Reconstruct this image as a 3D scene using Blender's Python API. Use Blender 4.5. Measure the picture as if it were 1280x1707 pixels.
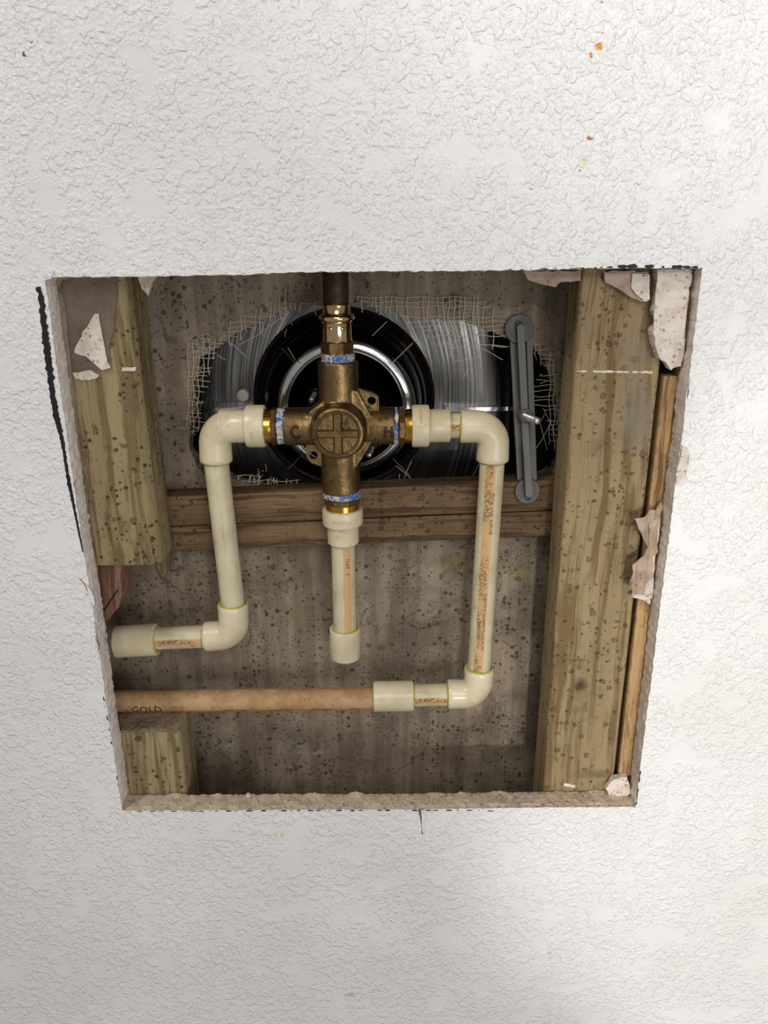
import bpy, bmesh, math, random
from mathutils import Vector, Matrix, noise
for o in list(bpy.data.objects): bpy.data.objects.remove(o)
S = bpy.context.scene
COL = S.collection
rnd = random.Random(7)

# ------------------------------------------------------------------ camera
F = 1282.0; D = 0.43; TH = math.radians(19.5); RO = math.radians(0.45)
_fw = Vector((0, math.cos(TH), -math.sin(TH)))
_u0 = Vector((0, math.sin(TH), math.cos(TH)))
_x0 = Vector((1, 0, 0))
_r = _x0*math.cos(RO) - _u0*math.sin(RO)
_u = _x0*math.sin(RO) + _u0*math.cos(RO)
CAM = Vector((0, -D, 0))
cd = bpy.data.cameras.new('camera'); cam = bpy.data.objects.new('camera', cd); COL.objects.link(cam)
cd.sensor_fit = 'HORIZONTAL'; cd.sensor_width = 36; cd.lens = 36*F/1280; cd.clip_start = 0.01
m = Matrix((_r, _u, -_fw)).transposed().to_4x4(); m.translation = CAM
cam.matrix_world = m
S.camera = cam
def P(px, py, Y):
    """world point at depth Y behind the wall face seen at a pixel of the 1280x1707 frame"""
    d = _fw*F + _r*(px-640) - _u*(py-853.5)
    return CAM + d*((Y+D)/d.y)

# ------------------------------------------------------------------ light
S.view_settings.view_transform = 'Standard'; S.view_settings.look = 'None'
S.view_settings.gamma = 1; S.view_settings.exposure = 0.0
S.view_settings.use_curve_mapping = False
w = bpy.data.worlds.new('world'); S.world = w; w.use_nodes = True
bg = w.node_tree.nodes['Background']; bg.inputs[0].default_value = (0.985, 0.99, 1.0, 1); bg.inputs[1].default_value = 0.265
def lamp(name, kind, loc, tgt, power, color, **kw):
    l = bpy.data.lights.new(name, kind); l.energy = power; l.color = color
    for k, v in kw.items(): setattr(l, k, v)
    o = bpy.data.objects.new(name, l); COL.objects.link(o)
    o.location = loc; o.rotation_euler = (Vector(tgt)-Vector(loc)).to_track_quat('-Z', 'Y').to_euler()
    return o
lamp('upper_fill_light', 'AREA', (0.12, -1.55, 0.80), (0, 0, -0.2), 8.0, (1, 0.96, 0.91), shape='SQUARE', size=0.8)  # added soft fill from above, also gives the chrome ring its reflection
lamp('grazing_helper_light', 'AREA', (-0.75, -0.62, 0.85), (0, 0, -0.25), 5.6, (1, 0.96, 0.91), shape='SQUARE', size=0.25)  # added grazing light to bring out the wall relief
lamp('room_fill_light', 'AREA', (0.55, -1.25, -0.32), (-0.05, 0, -0.2), 5.0, (0.97, 0.98, 1.0), shape='SQUARE', size=0.6)
lamp('key_spot', 'SPOT', (0.22, -1.7, -0.26), (0.42, 0, -0.34), 54, (1, 0.985, 0.955), spot_size=math.radians(26.5), spot_blend=0.4, shadow_soft_size=0.045)  # key light; its cone edge stands in for the wall's shadow boundary
lamp('upper_wall_helper_spot', 'SPOT', (0.5, -1.7, 0.5), (0.30, 0, 0.36), 58, (0.97, 0.98, 1.0), spot_size=math.radians(31), spot_blend=0.75, shadow_soft_size=0.06)  # added spot; its cone brightens the upper right of the wall

# ------------------------------------------------------------------ node helpers
def C(h, a=1):
    h = h.lstrip('#'); v = [int(h[i:i+2], 16)/255 for i in (0, 2, 4)]
    return tuple(((c+0.055)/1.055)**2.4 if c > 0.04045 else c/12.92 for c in v) + (a,)
class NT:
    def __init__(s, name):
        s.m = bpy.data.materials.new(name); s.m.use_nodes = True; s.t = s.m.node_tree; s.N = s.t.nodes
        s.b = s.N['Principled BSDF']; s.tc = s.N.new('ShaderNodeTexCoord'); s.co = s.tc.outputs['Object']
    def put(s, sock, v):
        if isinstance(v, bpy.types.NodeSocket): s.t.links.new(v, sock)
        elif v is not None:
            if hasattr(sock.default_value, '__len__') and not hasattr(v, '__len__'): v = (v,)*len(sock.default_value)
            sock.default_value = v
    def math(s, op, a, b=None, c=None, clamp=False):
        n = s.N.new('ShaderNodeMath'); n.operation = op; n.use_clamp = clamp
        for i, v in enumerate((a, b, c)):
            if v is not None: s.put(n.inputs[i], v)
        return n.outputs[0]
    def scale(s, vec, sc):
        n = s.N.new('ShaderNodeVectorMath'); n.operation = 'MULTIPLY'; s.put(n.inputs[0], vec); n.inputs[1].default_value = sc
        return n.outputs[0]
    def add(s, vec, v2):
        n = s.N.new('ShaderNodeVectorMath'); n.operation = 'ADD'; s.put(n.inputs[0], vec); s.put(n.inputs[1], v2)
        return n.outputs[0]
    def noise(s, sc, det=3, rough=0.55, dist=0, vec=None, color=False):
        n = s.N.new('ShaderNodeTexNoise'); s.put(n.inputs['Vector'], vec or s.co)
        n.inputs['Scale'].default_value = sc; n.inputs['Detail'].default_value = det
        n.inputs['Roughness'].default_value = rough; n.inputs['Distortion'].default_value = dist
        return n.outputs['Color' if color else 'Fac']
    def vor(s, sc, vec=None, feature='F1', rand=1.0):
        n = s.N.new('ShaderNodeTexVoronoi'); n.feature = feature; s.put(n.inputs['Vector'], vec or s.co)
        n.inputs['Scale'].default_value = sc; n.inputs['Randomness'].default_value = rand
        return n
    def step(s, v, a, b, lo=0, hi=1, smooth=True):
        n = s.N.new('ShaderNodeMapRange'); n.interpolation_type = 'SMOOTHSTEP' if smooth else 'LINEAR'
        s.put(n.inputs[0], v)
        n.inputs[1].default_value = a; n.inputs[2].default_value = b; n.inputs[3].default_value = lo; n.inputs[4].default_value = hi
        return n.outputs[0]
    def mix(s, f, a, b):
        n = s.N.new('ShaderNodeMix'); n.data_type = 'RGBA'
        s.put(n.inputs[0], f); s.put(n.inputs[6], a); s.put(n.inputs[7], b)
        return n.outputs[2]
    def warp(s, sc, amt, vec=None):
        c = s.noise(sc, 2, vec=vec, color=True)
        n = s.N.new('ShaderNodeVectorMath'); n.operation = 'MULTIPLY_ADD'
        s.put(n.inputs[0], c); n.inputs[1].default_value = (amt,)*3; s.put(n.inputs[2], vec or s.co)
        return n.outputs[0]
    def spots(s, sc, size, msc=20, mlo=0.45, mhi=0.6, ring=False):
        """irregular round spots: size = largest radius in cell units; masked by noise"""
        v = s.vor(sc, s.warp(sc*2.6, 0.8/sc))
        sep = s.N.new('ShaderNodeSeparateColor'); s.put(sep.inputs[0], v.outputs['Color'])
        th = s.math('MULTIPLY', s.math('POWER', sep.outputs[0], 2.0), size)
        d = s.math('SUBTRACT', th, v.outputs['Distance'])
        f = s.step(d, 0.0, 0.05)
        if ring:
            inner = s.step(d, 0.09, 0.14)
            f = s.math('SUBTRACT', f, s.math('MULTIPLY', inner, 0.45))
        return s.math('MULTIPLY', f, s.step(s.noise(msc, 2), mlo, mhi))
    def bump(s, h, dist, strength=1, prev=None):
        n = s.N.new('ShaderNodeBump'); s.put(n.inputs['Height'], h); n.inputs['Distance'].default_value = dist
        n.inputs['Strength'].default_value = strength
        if prev is not None: s.put(n.inputs['Normal'], prev)
        return n.outputs[0]
    def out(s, color=None, rough=0.6, metal=0, normal=None, spec=0.5, **kw):
        s.put(s.b.inputs['Base Color'], color); s.put(s.b.inputs['Roughness'], rough); s.put(s.b.inputs['Metallic'], metal)
        s.put(s.b.inputs['Specular IOR Level'], spec)
        if normal is not None: s.put(s.b.inputs['Normal'], normal)
        for k, v in kw.items(): s.put(s.b.inputs[k.replace('_', ' ')], v)
        return s.m
    def xyz(s):
        n = s.N.new('ShaderNodeSeparateXYZ'); s.put(n.inputs[0], s.co); return n.outputs
    def blob(s, c, rx, rz, nsc=300, soft=0.5):
        """stain mask round world point c"""
        n = s.N.new('ShaderNodeVectorMath'); n.operation = 'SUBTRACT'; s.put(n.inputs[0], s.warp(nsc, 0.004)); n.inputs[1].default_value = (c[0]+.002, c[1]+.002, c[2]+.002)
        l = s.N.new('ShaderNodeVectorMath'); l.operation = 'LENGTH'; s.put(l.inputs[0], s.scale(n.outputs[0], (1/rx, 0, 1/rz)))
        return s.step(l.outputs['Value'], 1.0, 1.0-soft)

def mat_paint():
    s = NT('painted_wall')
    big = s.noise(9, 3)
    col = s.mix(s.step(big, 0.35, 0.65), C('#e0ddd9'), C('#e6e3e0'))
    for (px, py, rx, rz, c, k) in [(462, 1392, .008, .0035, '#c9c24a', .8), (415, 1388, .012, .004, '#d9d6a8', .5), (585, 1658, .006, .003, '#a8902a', .8), (625, 1652, .008, .003, '#b9b077', .7),
                                   (998, 78, .0022, .0022, '#d28a28', 1), (985, 92, .0014, .0014, '#c47a30', 1), (1004, 54, .0012, .001, '#c9866a', .8), (983, 229, .0022, .0012, '#b8692a', 1),
                                   (974, 270, .0022, .003, '#e3d394', .9), (967, 286, .0015, .001, '#8a8478', .8), (40, 90, .0013, .0013, '#4a3f38', 1), (52, 71, .0008, .0008, '#6a5f58', .7),
                                   (885, 314, .002, .001, '#8a8474', .7), (1262, 1380, .008, .03, '#e3d9c4', .6), (72, 1362, .001, .0007, '#5a5048', .8), (915, 1588, .002, .001, '#c0a860', .7), (1003, 4, .001, .001, '#5a5048', .8)]:
        p = P(px, py, 0)
        f = s.math('MULTIPLY', s.blob(p, rx, rz, soft=.6), k)
        if rx > .005: f = s.math('MULTIPLY', f, s.step(s.noise(420, 3), .4, .6))
        col = s.mix(f, col, C(c))
    v = s.warp(110, 0.0030)
    n1 = s.noise(235, 2, 0.5, 0.5, v)
    plate = s.step(n1, 0.44, 0.66)
    n2 = s.noise(470, 1.5, 0.5, 0.3)
    h = s.math('ADD', s.math('MULTIPLY', plate, 0.75), s.math('MULTIPLY', s.step(n2, .4, .68), 0.42))
    flat = s.step(s.noise(38, 2, 0.5), 0.32, 0.46)
    h = s.math('MULTIPLY', h, flat)
    h = s.math('ADD', h, s.math('MULTIPLY', s.noise(60, 2), 0.8))
    b = s.bump(h, 0.00060, 1.0)
    return s.out(col, 0.42, 0, b, 0.45)
def mat_gypsum(c1='#dccbb6', c2='#bda994', name='gypsum_core'):
    s = NT(name)
    n = s.noise(120, 5, 0.7); sp = s.spots(420, .45, 80, .3, .5)
    col = s.mix(s.step(n, .35, .7), C(c1), C(c2)); col = s.mix(s.math('MULTIPLY', sp, .55), col, C('#6b5b4c'))
    b = s.bump(s.math('ADD', s.noise(500, 5, .7), s.math('MULTIPLY', sp, -.6)), .0009)
    return s.out(col, .95, 0, b, .1)
def mat_paper(c1='#958473', c2='#78685a', name='torn_paper', bump=.0004):
    s = NT(name)
    col = s.mix(s.step(s.noise(60, 5, .65), .35, .68), C(c1), C(c2))
    col = s.mix(s.math('MULTIPLY', s.spots(300, .4, 60, .45, .6), .6), col, C('#4a3a2e'))
    return s.out(col, .9, 0, s.bump(s.noise(300, 4, .7), bump), .15)
def mat_wood(name, c1, c2, c3, axis, spot=0.6, spotc='#3e2d1c', gsc=1.0, stains=()):
    s = NT(name)
    sc = {'z': (1, 1, .045), 'x': (.045, 1, 1)}[axis]
    v = s.scale(s.warp(9, .012), sc)
    g1 = s.noise(150*gsc, 3, .6, 0, v); g2 = s.noise(620*gsc, 3, .6, 0, v)
    broad = s.noise(48*gsc, 2, .5, .4, v)
    col = s.mix(s.step(broad, .38, .62), C(c1), C(c2))
    col = s.mix(s.math('MULTIPLY', s.step(g1, .50, .62), .8), col, C(c3))
    col = s.mix(s.math('MULTIPLY', s.step(g2, .52, .68), .5), col, C(c3))
    grime = s.step(s.noise(28, 5, .7), .5, .72)
    col = s.mix(s.math('MULTIPLY', grime, .6 if spot > .9 else .35), col, C('#574735'))
    a = s.spots(190, .48, 22, .38, .52, ring=True); b_ = s.spots(330, .48, 30, .40, .54)
    col = s.mix(s.math('MULTIPLY', a, spot), col, C(spotc)); col = s.mix(s.math('MULTIPLY', b_, spot*.9), col, C(spotc))
    for c, rx, rz, cc, k in stains:
        col = s.mix(s.math('MULTIPLY', s.blob(c, rx, rz, 200, .9), k), col, C(cc))
    h = s.math('ADD', g2, s.math('MULTIPLY', g1, .8))
    return s.out(col, .72, 0, s.bump(h, .0006), .25)
def mat_board():
    s = NT('cement_board')
    st = s.noise(95, 4, .6, 0, s.scale(s.co, (1, 1, .07)))
    col = s.mix(s.step(st, .35, .68), C('#827361'), C('#a1937f'))
    col = s.mix(s.math('MULTIPLY', s.step(s.noise(24, 5, .65), .42, .68), .75), col, C('#63554a'))
    # faint woven scrim pressed in the face
    x, y, z = s.xyz()
    k = 2*math.pi/.0031
    gx = s.step(s.math('SINE', s.math('MULTIPLY', s.math('ADD', x, s.math('MULTIPLY', s.noise(40, 1), .002)), k)), .8, 1)
    gz = s.step(s.math('SINE', s.math('MULTIPLY', s.math('ADD', z, s.math('MULTIPLY', s.noise(43, 1), .002)), k)), .8, 1)
    g = s.math('MULTIPLY', s.math('MAXIMUM', gx, gz), s.step(s.noise(14, 3), .38, .6))
    col = s.mix(s.math('MULTIPLY', g, .28), col, C('#b0a492'))
    for (px, py, rx, rz, c, kk) in [(760, 940, .02, .01, '#8a8346', .7), (860, 958, .02, .006, '#8d8846', .7), (478, 1030, .013, .016, '#84764a', .7), (480, 1245, .02, .008, '#b7b0a8', .45), (520, 1255, .012, .006, '#cac6c0', .6), (380, 1245, .02, .006, '#bdb7b0', .5),
                                    (500, 700, .2, .05, '#6d5f52', .3)]:
        p = P(px, py, .075)
        col = s.mix(s.math('MULTIPLY', s.blob(p, rx, rz, 60, .8), s.math('MULTIPLY', s.step(s.noise(90, 3), .35, .65), kk)), col, C(c))
    a = s.spots(120, .36, 16, .40, .52, ring=True); b_ = s.spots(260, .46, 22, .36, .5); c_ = s.spots(520, .5, 30, .36, .5)
    col = s.mix(s.math('MULTIPLY', a, .55), col, C('#3d3025')); col = s.mix(s.math('MULTIPLY', b_, .75), col, C('#3a2c22')); col = s.mix(s.math('MULTIPLY', c_, .7), col, C('#40342a'))
    cr = s.vor(26, s.warp(30, .03, s.scale(s.co, (1, 1, .5))), 'DISTANCE_TO_EDGE')
    crk = s.math('MULTIPLY', s.step(cr.outputs['Distance'], .018, .0), s.step(s.noise(17, 2), .52, .6))
    col = s.mix(s.math('MULTIPLY', crk, .5), col, C('#40342a'))
    h = s.math('ADD', s.math('MULTIPLY', g, .35), s.math('ADD', s.noise(300, 4, .65), s.math('MULTIPLY', b_, -.8)))
    return s.out(col, .9, 0, s.bump(h, .0006), .15)
def mat_cpvc(name='cream_plastic', c='#dfd0b0', spots=.25, rough=.3):
    s = NT(name)
    col = s.mix(s.step(s.noise(40, 3), .35, .7), C(c), C('#d0bf9c'))
    col = s.mix(s.math('MULTIPLY', s.spots(300, .3, 60, .5, .6), spots), col, C('#5a4630'))
    col = s.mix(s.math('MULTIPLY', s.step(s.noise(85, 3), .62, .72), .35), col, C('#cdbb4e'))
    return s.out(col, rough, 0, s.bump(s.noise(120, 2), .0001), .5)
def mat_pipe(name, stripe=None, soot=0, base='#d6caa9'):
    """pipe with a printed stripe; local x across, local -y towards the room"""
    s = NT(name)
    x, y, z = s.xyz()
    col = s.mix(s.step(s.noise(60, 3), .35, .7), C(base), C('#c6b896'))
    lng = s.noise(500, 3, .6, 0, s.scale(s.co, (1, 1, .08)))
    col = s.mix(s.math('MULTIPLY', s.step(lng, .58, .7), .45), col, C('#8f8462'))
    if stripe:
        a, b = stripe
        xx = s.math('ADD', x, s.math('MULTIPLY', s.math('SUBTRACT', s.noise(60, 3), .5), .0012))
        f = s.math('MULTIPLY', s.step(xx, a, a+.0006), s.step(xx, b, b-.0006)); f = s.math('MULTIPLY', f, s.step(y, .001, 0))
        col = s.mix(s.math('MULTIPLY', f, .85), col, C('#d1a468'))
        if soot:
            g = s.math('MULTIPLY', s.step(s.noise(700, 4, .7), .43, .56), s.step(s.noise(45, 2), .36, .52))
            sx = s.math('MULTIPLY', s.step(xx, a, a+.0008), s.step(xx, b-.0005, b-.0026)); g = s.math('MULTIPLY', g, s.math('MULTIPLY', sx, s.step(y, .001, 0)))
            col = s.mix(s.math('MULTIPLY', g, soot), col, C('#6d5438'))
    col = s.mix(s.math('MULTIPLY', s.spots(260, .35, 50, .5, .6), .5), col, C('#5a4630'))
    return s.out(col, .42, 0, s.bump(s.noise(300, 3), .0001), .4)
def mat_tan_pipe():
    s = NT('tan_dirty_pipe')
    x, y, z = s.xyz()
    col = s.mix(s.step(s.noise(60, 4, .65), .35, .68), C('#c09d74'), C('#a5805c'))
    col = s.mix(s.math('MULTIPLY', s.step(s.noise(420, 4, .7), .54, .66), .45), col, C('#7a5a3c'))
    col = s.mix(s.step(s.math('ADD', x, s.math('MULTIPLY', s.noise(80, 2), .001)), .0040, .0050), col, C('#b48a1e'))
    col = s.mix(s.math('MULTIPLY', s.spots(330, .3, 60, .5, .6), .6), col, C('#4c3524'))
    return s.out(col, .55, 0, s.bump(s.noise(500, 4), .0003), .3)
def mat_metal(name, c1, c2, rough=.3, nsc=60, spot=0, bump=.0002, metal=1, spotc='#2e1f10', bsc=250):
    s = NT(name)
    n = s.noise(nsc, 4, .6)
    col = s.mix(s.step(n, .35, .65), C(c1), C(c2))
    if spot:
        f = s.math('MULTIPLY', s.step(s.noise(260, 4, .7), .54, .64), s.step(s.noise(50, 2), .42, .6))
        col = s.mix(s.math('MULTIPLY', f, spot), col, C(spotc))
    r = s.step(n, .3, .7, rough*.85, rough*1.25)
    return s.out(col, r, metal, s.bump(s.noise(bsc, 3), bump), .5)
def mat_brushed():
    s = NT('brushed_dark_metal')
    x, y, z = s.xyz()
    r = s.math('SQRT', s.math('ADD', s.math('MULTIPLY', x, x), s.math('MULTIPLY', s.math('MULTIPLY', z, z), .45)))
    a = s.math('ARCTAN2', z, x)
    cv = s.N.new('ShaderNodeCombineXYZ'); s.put(cv.inputs[0], r); s.put(cv.inputs[1], s.math('MULTIPLY', a, .0012)); cv.inputs[2].default_value = 0
    n = s.noise(620, 3, .6, 0, cv.outputs[0])
    b = s.noise(14, 2, .5)
    col = s.mix(s.step(n, .40, .70), C('#62605d'), C('#c4c2bd'))
    col = s.mix(s.math('MULTIPLY', s.step(b, .40, .6), .7), col, C('#6a6764'))
    return s.out(col, .30, 1, s.bump(n, .0001), .5)
def mat_tape():
    s = NT('thread_seal_tape')
    v = s.warp(200, .006)
    n = s.noise(170, 3, .6, 1.8, v)
    col = s.mix(s.step(n, .47, .53), C('#c9c4bb'), C('#2f62ad')); col = s.mix(s.step(s.noise(330, 3, .6, 1, v), .52, .6), col, C('#a89c8a'))
    return s.out(col, .5, 0, s.bump(s.noise(600, 4), .0008), .4)
def mat_flat(name, c, rough=.6, metal=0, spec=.4, bump=.0001, sc=300):
    s = NT(name); return s.out(C(c), rough, metal, s.bump(s.noise(sc, 3), bump), spec)

M = dict(
    paint=mat_paint(), gyp=mat_gypsum(), gypl=mat_gypsum('#f4ebe4', '#e6dad1', 'lit_side_gypsum'), gypw=mat_gypsum('#e6d9cc', '#cdbfb0', 'white_gypsum'), paper=mat_paper(),
    paperl=mat_paper('#b7a291', '#98836f', 'pale_paper'), paperd=mat_paper('#7d6d5f', '#6c5f52', 'brown_paper', .0002), papergrey=mat_paper('#dccfc2', '#c6b9ac', 'grey_edge_paper', .0002),
    stud=mat_wood('yellow_stud_wood', '#8a7757', '#968361', '#67502f', 'z', .8, stains=[(P(968, 1142, .0168), .007, .008, '#3f2f1e', .9), (P(962, 1100, .0168), .010, .0012, '#4a3826', .7), (P(1062, 690, .0168), .016, .03, '#7c7264', .8), (P(1058, 590, .0168), .014, .02, '#7c7264', .5), (P(1000, 1290, .0168), .03, .006, '#5a4a36', .6), (P(1035, 1250, .0168), .012, .012, '#8c7a66', .7)]), studl=mat_wood('mouldy_stud_wood', '#94835f', '#9f8e6a', '#695839', 'z', 1.0),
    strip=mat_wood('orange_strip_wood', '#a08058', '#b8976a', '#6a482b', 'z', .4, gsc=1.6), brace=mat_wood('brown_brace_wood', '#7f6649', '#6b543b', '#43301f', 'x', .95, gsc=1.25),
    shim=mat_wood('pink_shim_wood', '#94735e', '#7c5b48', '#5d3c2c', 'z', .3), tip=mat_wood('tip_wood', '#8b7d58', '#9a8b64', '#6b5b3c', 'z', .3),
    board=mat_board(), dark=mat_flat('unlit_gap_black', '#1b1a1a', .7), cpvc=mat_cpvc(), cpvc2=mat_cpvc('clean_cream_plastic', '#e2d5b8', .08, .22),
    pipe_soot=mat_pipe('striped_pipe_sooty', (-.0050, .0018), .8), pipe_stripe=mat_pipe('striped_pipe', (-.0002, .0052), 0), pipe_plain=mat_pipe('pipe_plain'), pipe_h=mat_pipe('striped_pipe_side', (-.0026, .0030), .9),
    tan=mat_tan_pipe(), glue=mat_flat('yellow_solvent_glue', '#b9ac2c', .35), bronze=mat_metal('cast_bronze', '#8f7650', '#6f5a3c', .42, 70, .75, .0005),
    cap=mat_metal('bronze_cap', '#80694a', '#6a553a', .45, 90, .3, .0003), brass=mat_metal('polished_brass', '#d8a850', '#b98a3c', .2, 60, .1, .0001),
    press=mat_metal('polished_press_bronze', '#e0c296', '#c09a68', .13, 60, .1, .00025, bsc=90), hexm=mat_metal('dull_brass_hex', '#9a7a50', '#755735', .36, 120, .4),
    copper=mat_metal('tarnished_copper', '#4e3a30', '#3a2b25', .5, 60, .5, .0002, .6), steel=mat_metal('zinc_rod', '#d0ccc6', '#b5b0aa', .38, 90, .2), chrome=mat_metal('chrome', '#e8e8e8', '#d8d8d8', .18, 60, 0, .0001),
    rim=mat_metal('brown_reflection_metal', '#6d5a54', '#52443f', .25, 40), black=mat_flat('reflection_black', '#070707', .16, 0, .6), brushed=mat_brushed(), greyp=mat_flat('grey_plastic', '#65635f', .48, 0, .4, .0002, 500), inner=mat_metal('dark_mirror_metal', '#2a2623', '#15130f', .18, 40),
    tape=mat_tape(), marker=mat_flat('black_marker', '#1a1218', .6), ink=mat_flat('maroon_marker', '#3a120e', .5), thread=mat_flat('glass_thread', '#cfc3ae', .6), print_=mat_flat('brown_print', '#5c4128', .7), printd=mat_flat('black_print', '#211b14', .7),
)

# ------------------------------------------------------------------ object helpers
def thing(name, label, cat, loc=(0, 0, 0), group=None):
    o = bpy.data.objects.new(name, None); COL.objects.link(o); o.location = loc; o.empty_display_size = .01
    o['label'] = label; o['category'] = cat
    if group: o['group'] = group
    return o
def rootloc(p):
    v = Vector((0, 0, 0))
    while p: v += p.location; p = p.parent
    return v
def tag(o, label, cat, group=None):
    o['label'] = label; o['category'] = cat
    if group: o['group'] = group
    return o
def mk(name, bm, mat, parent=None, smooth=False, angle=None, center=False, mats=None):
    """bm in world coordinates -> linked object, vertices made relative to its parent (or its own centre)"""
    off = rootloc(parent)
    if center:
        c = Vector((0, 0, 0))
        for v in bm.verts: c += v.co
        off = c/len(bm.verts)
    bmesh.ops.translate(bm, verts=bm.verts, vec=-off)
    bmesh.ops.recalc_face_normals(bm, faces=bm.faces)
    me = bpy.data.meshes.new(name); bm.to_mesh(me); bm.free()
    for mt in (mats or [mat]): me.materials.append(mt)
    if smooth:
        me.polygons.foreach_set('use_smooth', [True]*len(me.polygons))
        if angle: 
            try: me.set_sharp_from_angle(angle=math.radians(angle))
            except Exception: pass
    o = bpy.data.objects.new(name, me); COL.objects.link(o)
    if parent: o.parent = parent
    elif center: o.location = off
    return o
def frame(d, up=Vector((0, -1, 0))):
    d = d.normalized(); a = up - d*up.dot(d)
    if a.length < 1e-4: a = Vector((1, 0, 0)) - d*d.x
    a.normalize(); return d, a, d.cross(a)
def rings(bm, secs, seg=40, close=True, ph=0):
    """secs: list of (centre, direction, radius) -> skin of circles"""
    R = []
    for c, d, r in secs:
        d, a, b = frame(d)
        R.append([bm.verts.new(c + (a*math.cos(t)+b*math.sin(t))*r) for t in [2*math.pi*(i+ph)/seg for i in range(seg)]])
    for q in range(len(R)-1):
        for i in range(seg):
            bm.faces.new((R[q][i], R[q][(i+1) % seg], R[q+1][(i+1) % seg], R[q+1][i]))
    if close: bm.faces.new(R[0]); bm.faces.new(R[-1])
    return R
def lathe(bm, o, d, prof, seg=40, close=True, ph=0):
    d = d.normalized(); return rings(bm, [(o+d*h, d, r) for r, h in prof], seg, close, ph)
def socket_prof(R, r, h0, h1, open0=True, open1=True, dep=.004):
    p = []
    if open0: p += [(r, h0+dep), (r, h0), (R-.0006, h0), (R, h0+.0006)]
    else: p += [(R-.0006, h0), (R, h0+.0006)]
    if open1: p += [(R, h1-.0006), (R-.0006, h1), (r, h1), (r, h1-dep)]
    else: p += [(R, h1-.0006), (R-.0006, h1)]
    return p
def polyprism(bm, pts, off, ch=0.0):
    """ngon pts extruded by vector off (front = pts)"""
    n = len(pts); a = [bm.verts.new(p) for p in pts]; b = [bm.verts.new(p+off) for p in pts]
    bm.faces.new(a); bm.faces.new(b[::-1])
    for i in range(n): bm.faces.new((a[i], b[i], b[(i+1) % n], a[(i+1) % n]))
    return a, b
def box(bm, c, s, rot=None):
    g = bmesh.ops.create_cube(bm, size=1)['verts']
    for v in g:
        v.co = Vector((v.co.x*s[0], v.co.y*s[1], v.co.z*s[2]))
        if rot: v.co = rot @ v.co
        v.co += Vector(c)
    return g
def wire(bm, pts, r, seg=5):
    secs = []
    for i, p in enumerate(pts):
        d = (pts[min(i+1, len(pts)-1)] - pts[max(i-1, 0)])
        secs.append((p, d, r))
    rings(bm, secs, seg)
def jag(pts, step, amp, seed, closed=True, ynoise=0):
    """subdivide a polyline of vectors in the wall plane and roughen it"""
    out = []; n = len(pts)
    for i in range(n if closed else n-1):
        a, b = pts[i], pts[(i+1) % n]; k = max(1, int((b-a).length/step))
        for j in range(k):
            p = a.lerp(b, j/k)
            q = Vector((p.x*260+seed, p.z*260, seed*1.7)); q2 = q*3.1
            dx = noise.noise(q)*amp + noise.noise(q2)*amp*.7; dz = noise.noise(q+Vector((31, 7, 3)))*amp + noise.noise(q2+Vector((3, 17, 9)))*amp*.7
            out.append(p + Vector((dx, noise.noise(q2+Vector((9, 9, 9)))*ynoise, dz)))
    if not closed: out.append(pts[-1])
    return out
def patch(name, pxs, Y, mat, parent=None, th=.0006, step=.0012, amp=.0005, seed=1, ys=None, bow=0):
    """torn scrap: outline of pixels at depth Y (or per-corner depths), with real thickness and uneven surface"""
    pts = [P(x, y, ys[i] if ys else Y) for i, (x, y) in enumerate(pxs)]
    pts = jag(pts, step, amp, seed)
    bm = bmesh.new(); a, b = polyprism(bm, pts, Vector((0, th, 0)))
    bm.faces.ensure_lookup_table()
    bmesh.ops.triangulate(bm, faces=[f for f in bm.faces if len(f.verts) > 4])
    fr = [e for e in bm.edges if e.calc_length() > .003]
    bmesh.ops.subdivide_edges(bm, edges=fr, cuts=2)
    bmesh.ops.triangulate(bm, faces=bm.faces)
    for v in bm.verts: v.co.y += (noise.noise(v.co*180+Vector((seed, 0, 0))))*bow
    return mk(name, bm, mat, parent, center=parent is None)

# ------------------------------------------------------------------ structure: front wall with the cut opening
TW = .016
op = [(74, 462), (180, 461), (400, 458), (470, 455), (530, 453), (700, 452), (880, 450), (1000, 447), (1171, 447), (1147, 640), (1127, 800), (1108, 950), (1087, 1120), (1073, 1230), (1059, 1345),
      (900, 1346), (700, 1349), (450, 1350), (204, 1351), (178, 1180), (165, 1080), (141, 930), (119, 780), (96, 620), (80, 500)]
base = [P(x, y, 0) for x, y in op]
front = jag(base, .0016, .00055, 3)
bm = bmesh.new()
X0, X1, Z0, Z1 = -1.1, 1.1, -1.3, 1.1
ol = [bm.verts.new(c) for c in ((X0, 0, Z0), (X1, 0, Z0), (X1, 0, Z1), (X0, 0, Z1))]
il = [bm.verts.new(p) for p in front]
ee = [bm.edges.new((ol[i], ol[(i+1) % 4])) for i in range(4)] + [bm.edges.new((il[i], il[(i+1) % len(il)])) for i in range(len(il))]
bmesh.ops.triangle_fill(bm, use_beauty=True, edges=ee)
for f in bm.faces: f.material_index = 0
cen = Vector((0, 0, -.19))
prev = il; rows = [(.0006, -.0004, 2), (.004, .0003, 1), (.008, .0004, 1), (.012, .0003, 1), (TW, -.0003, 2)]
nf = []
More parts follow.
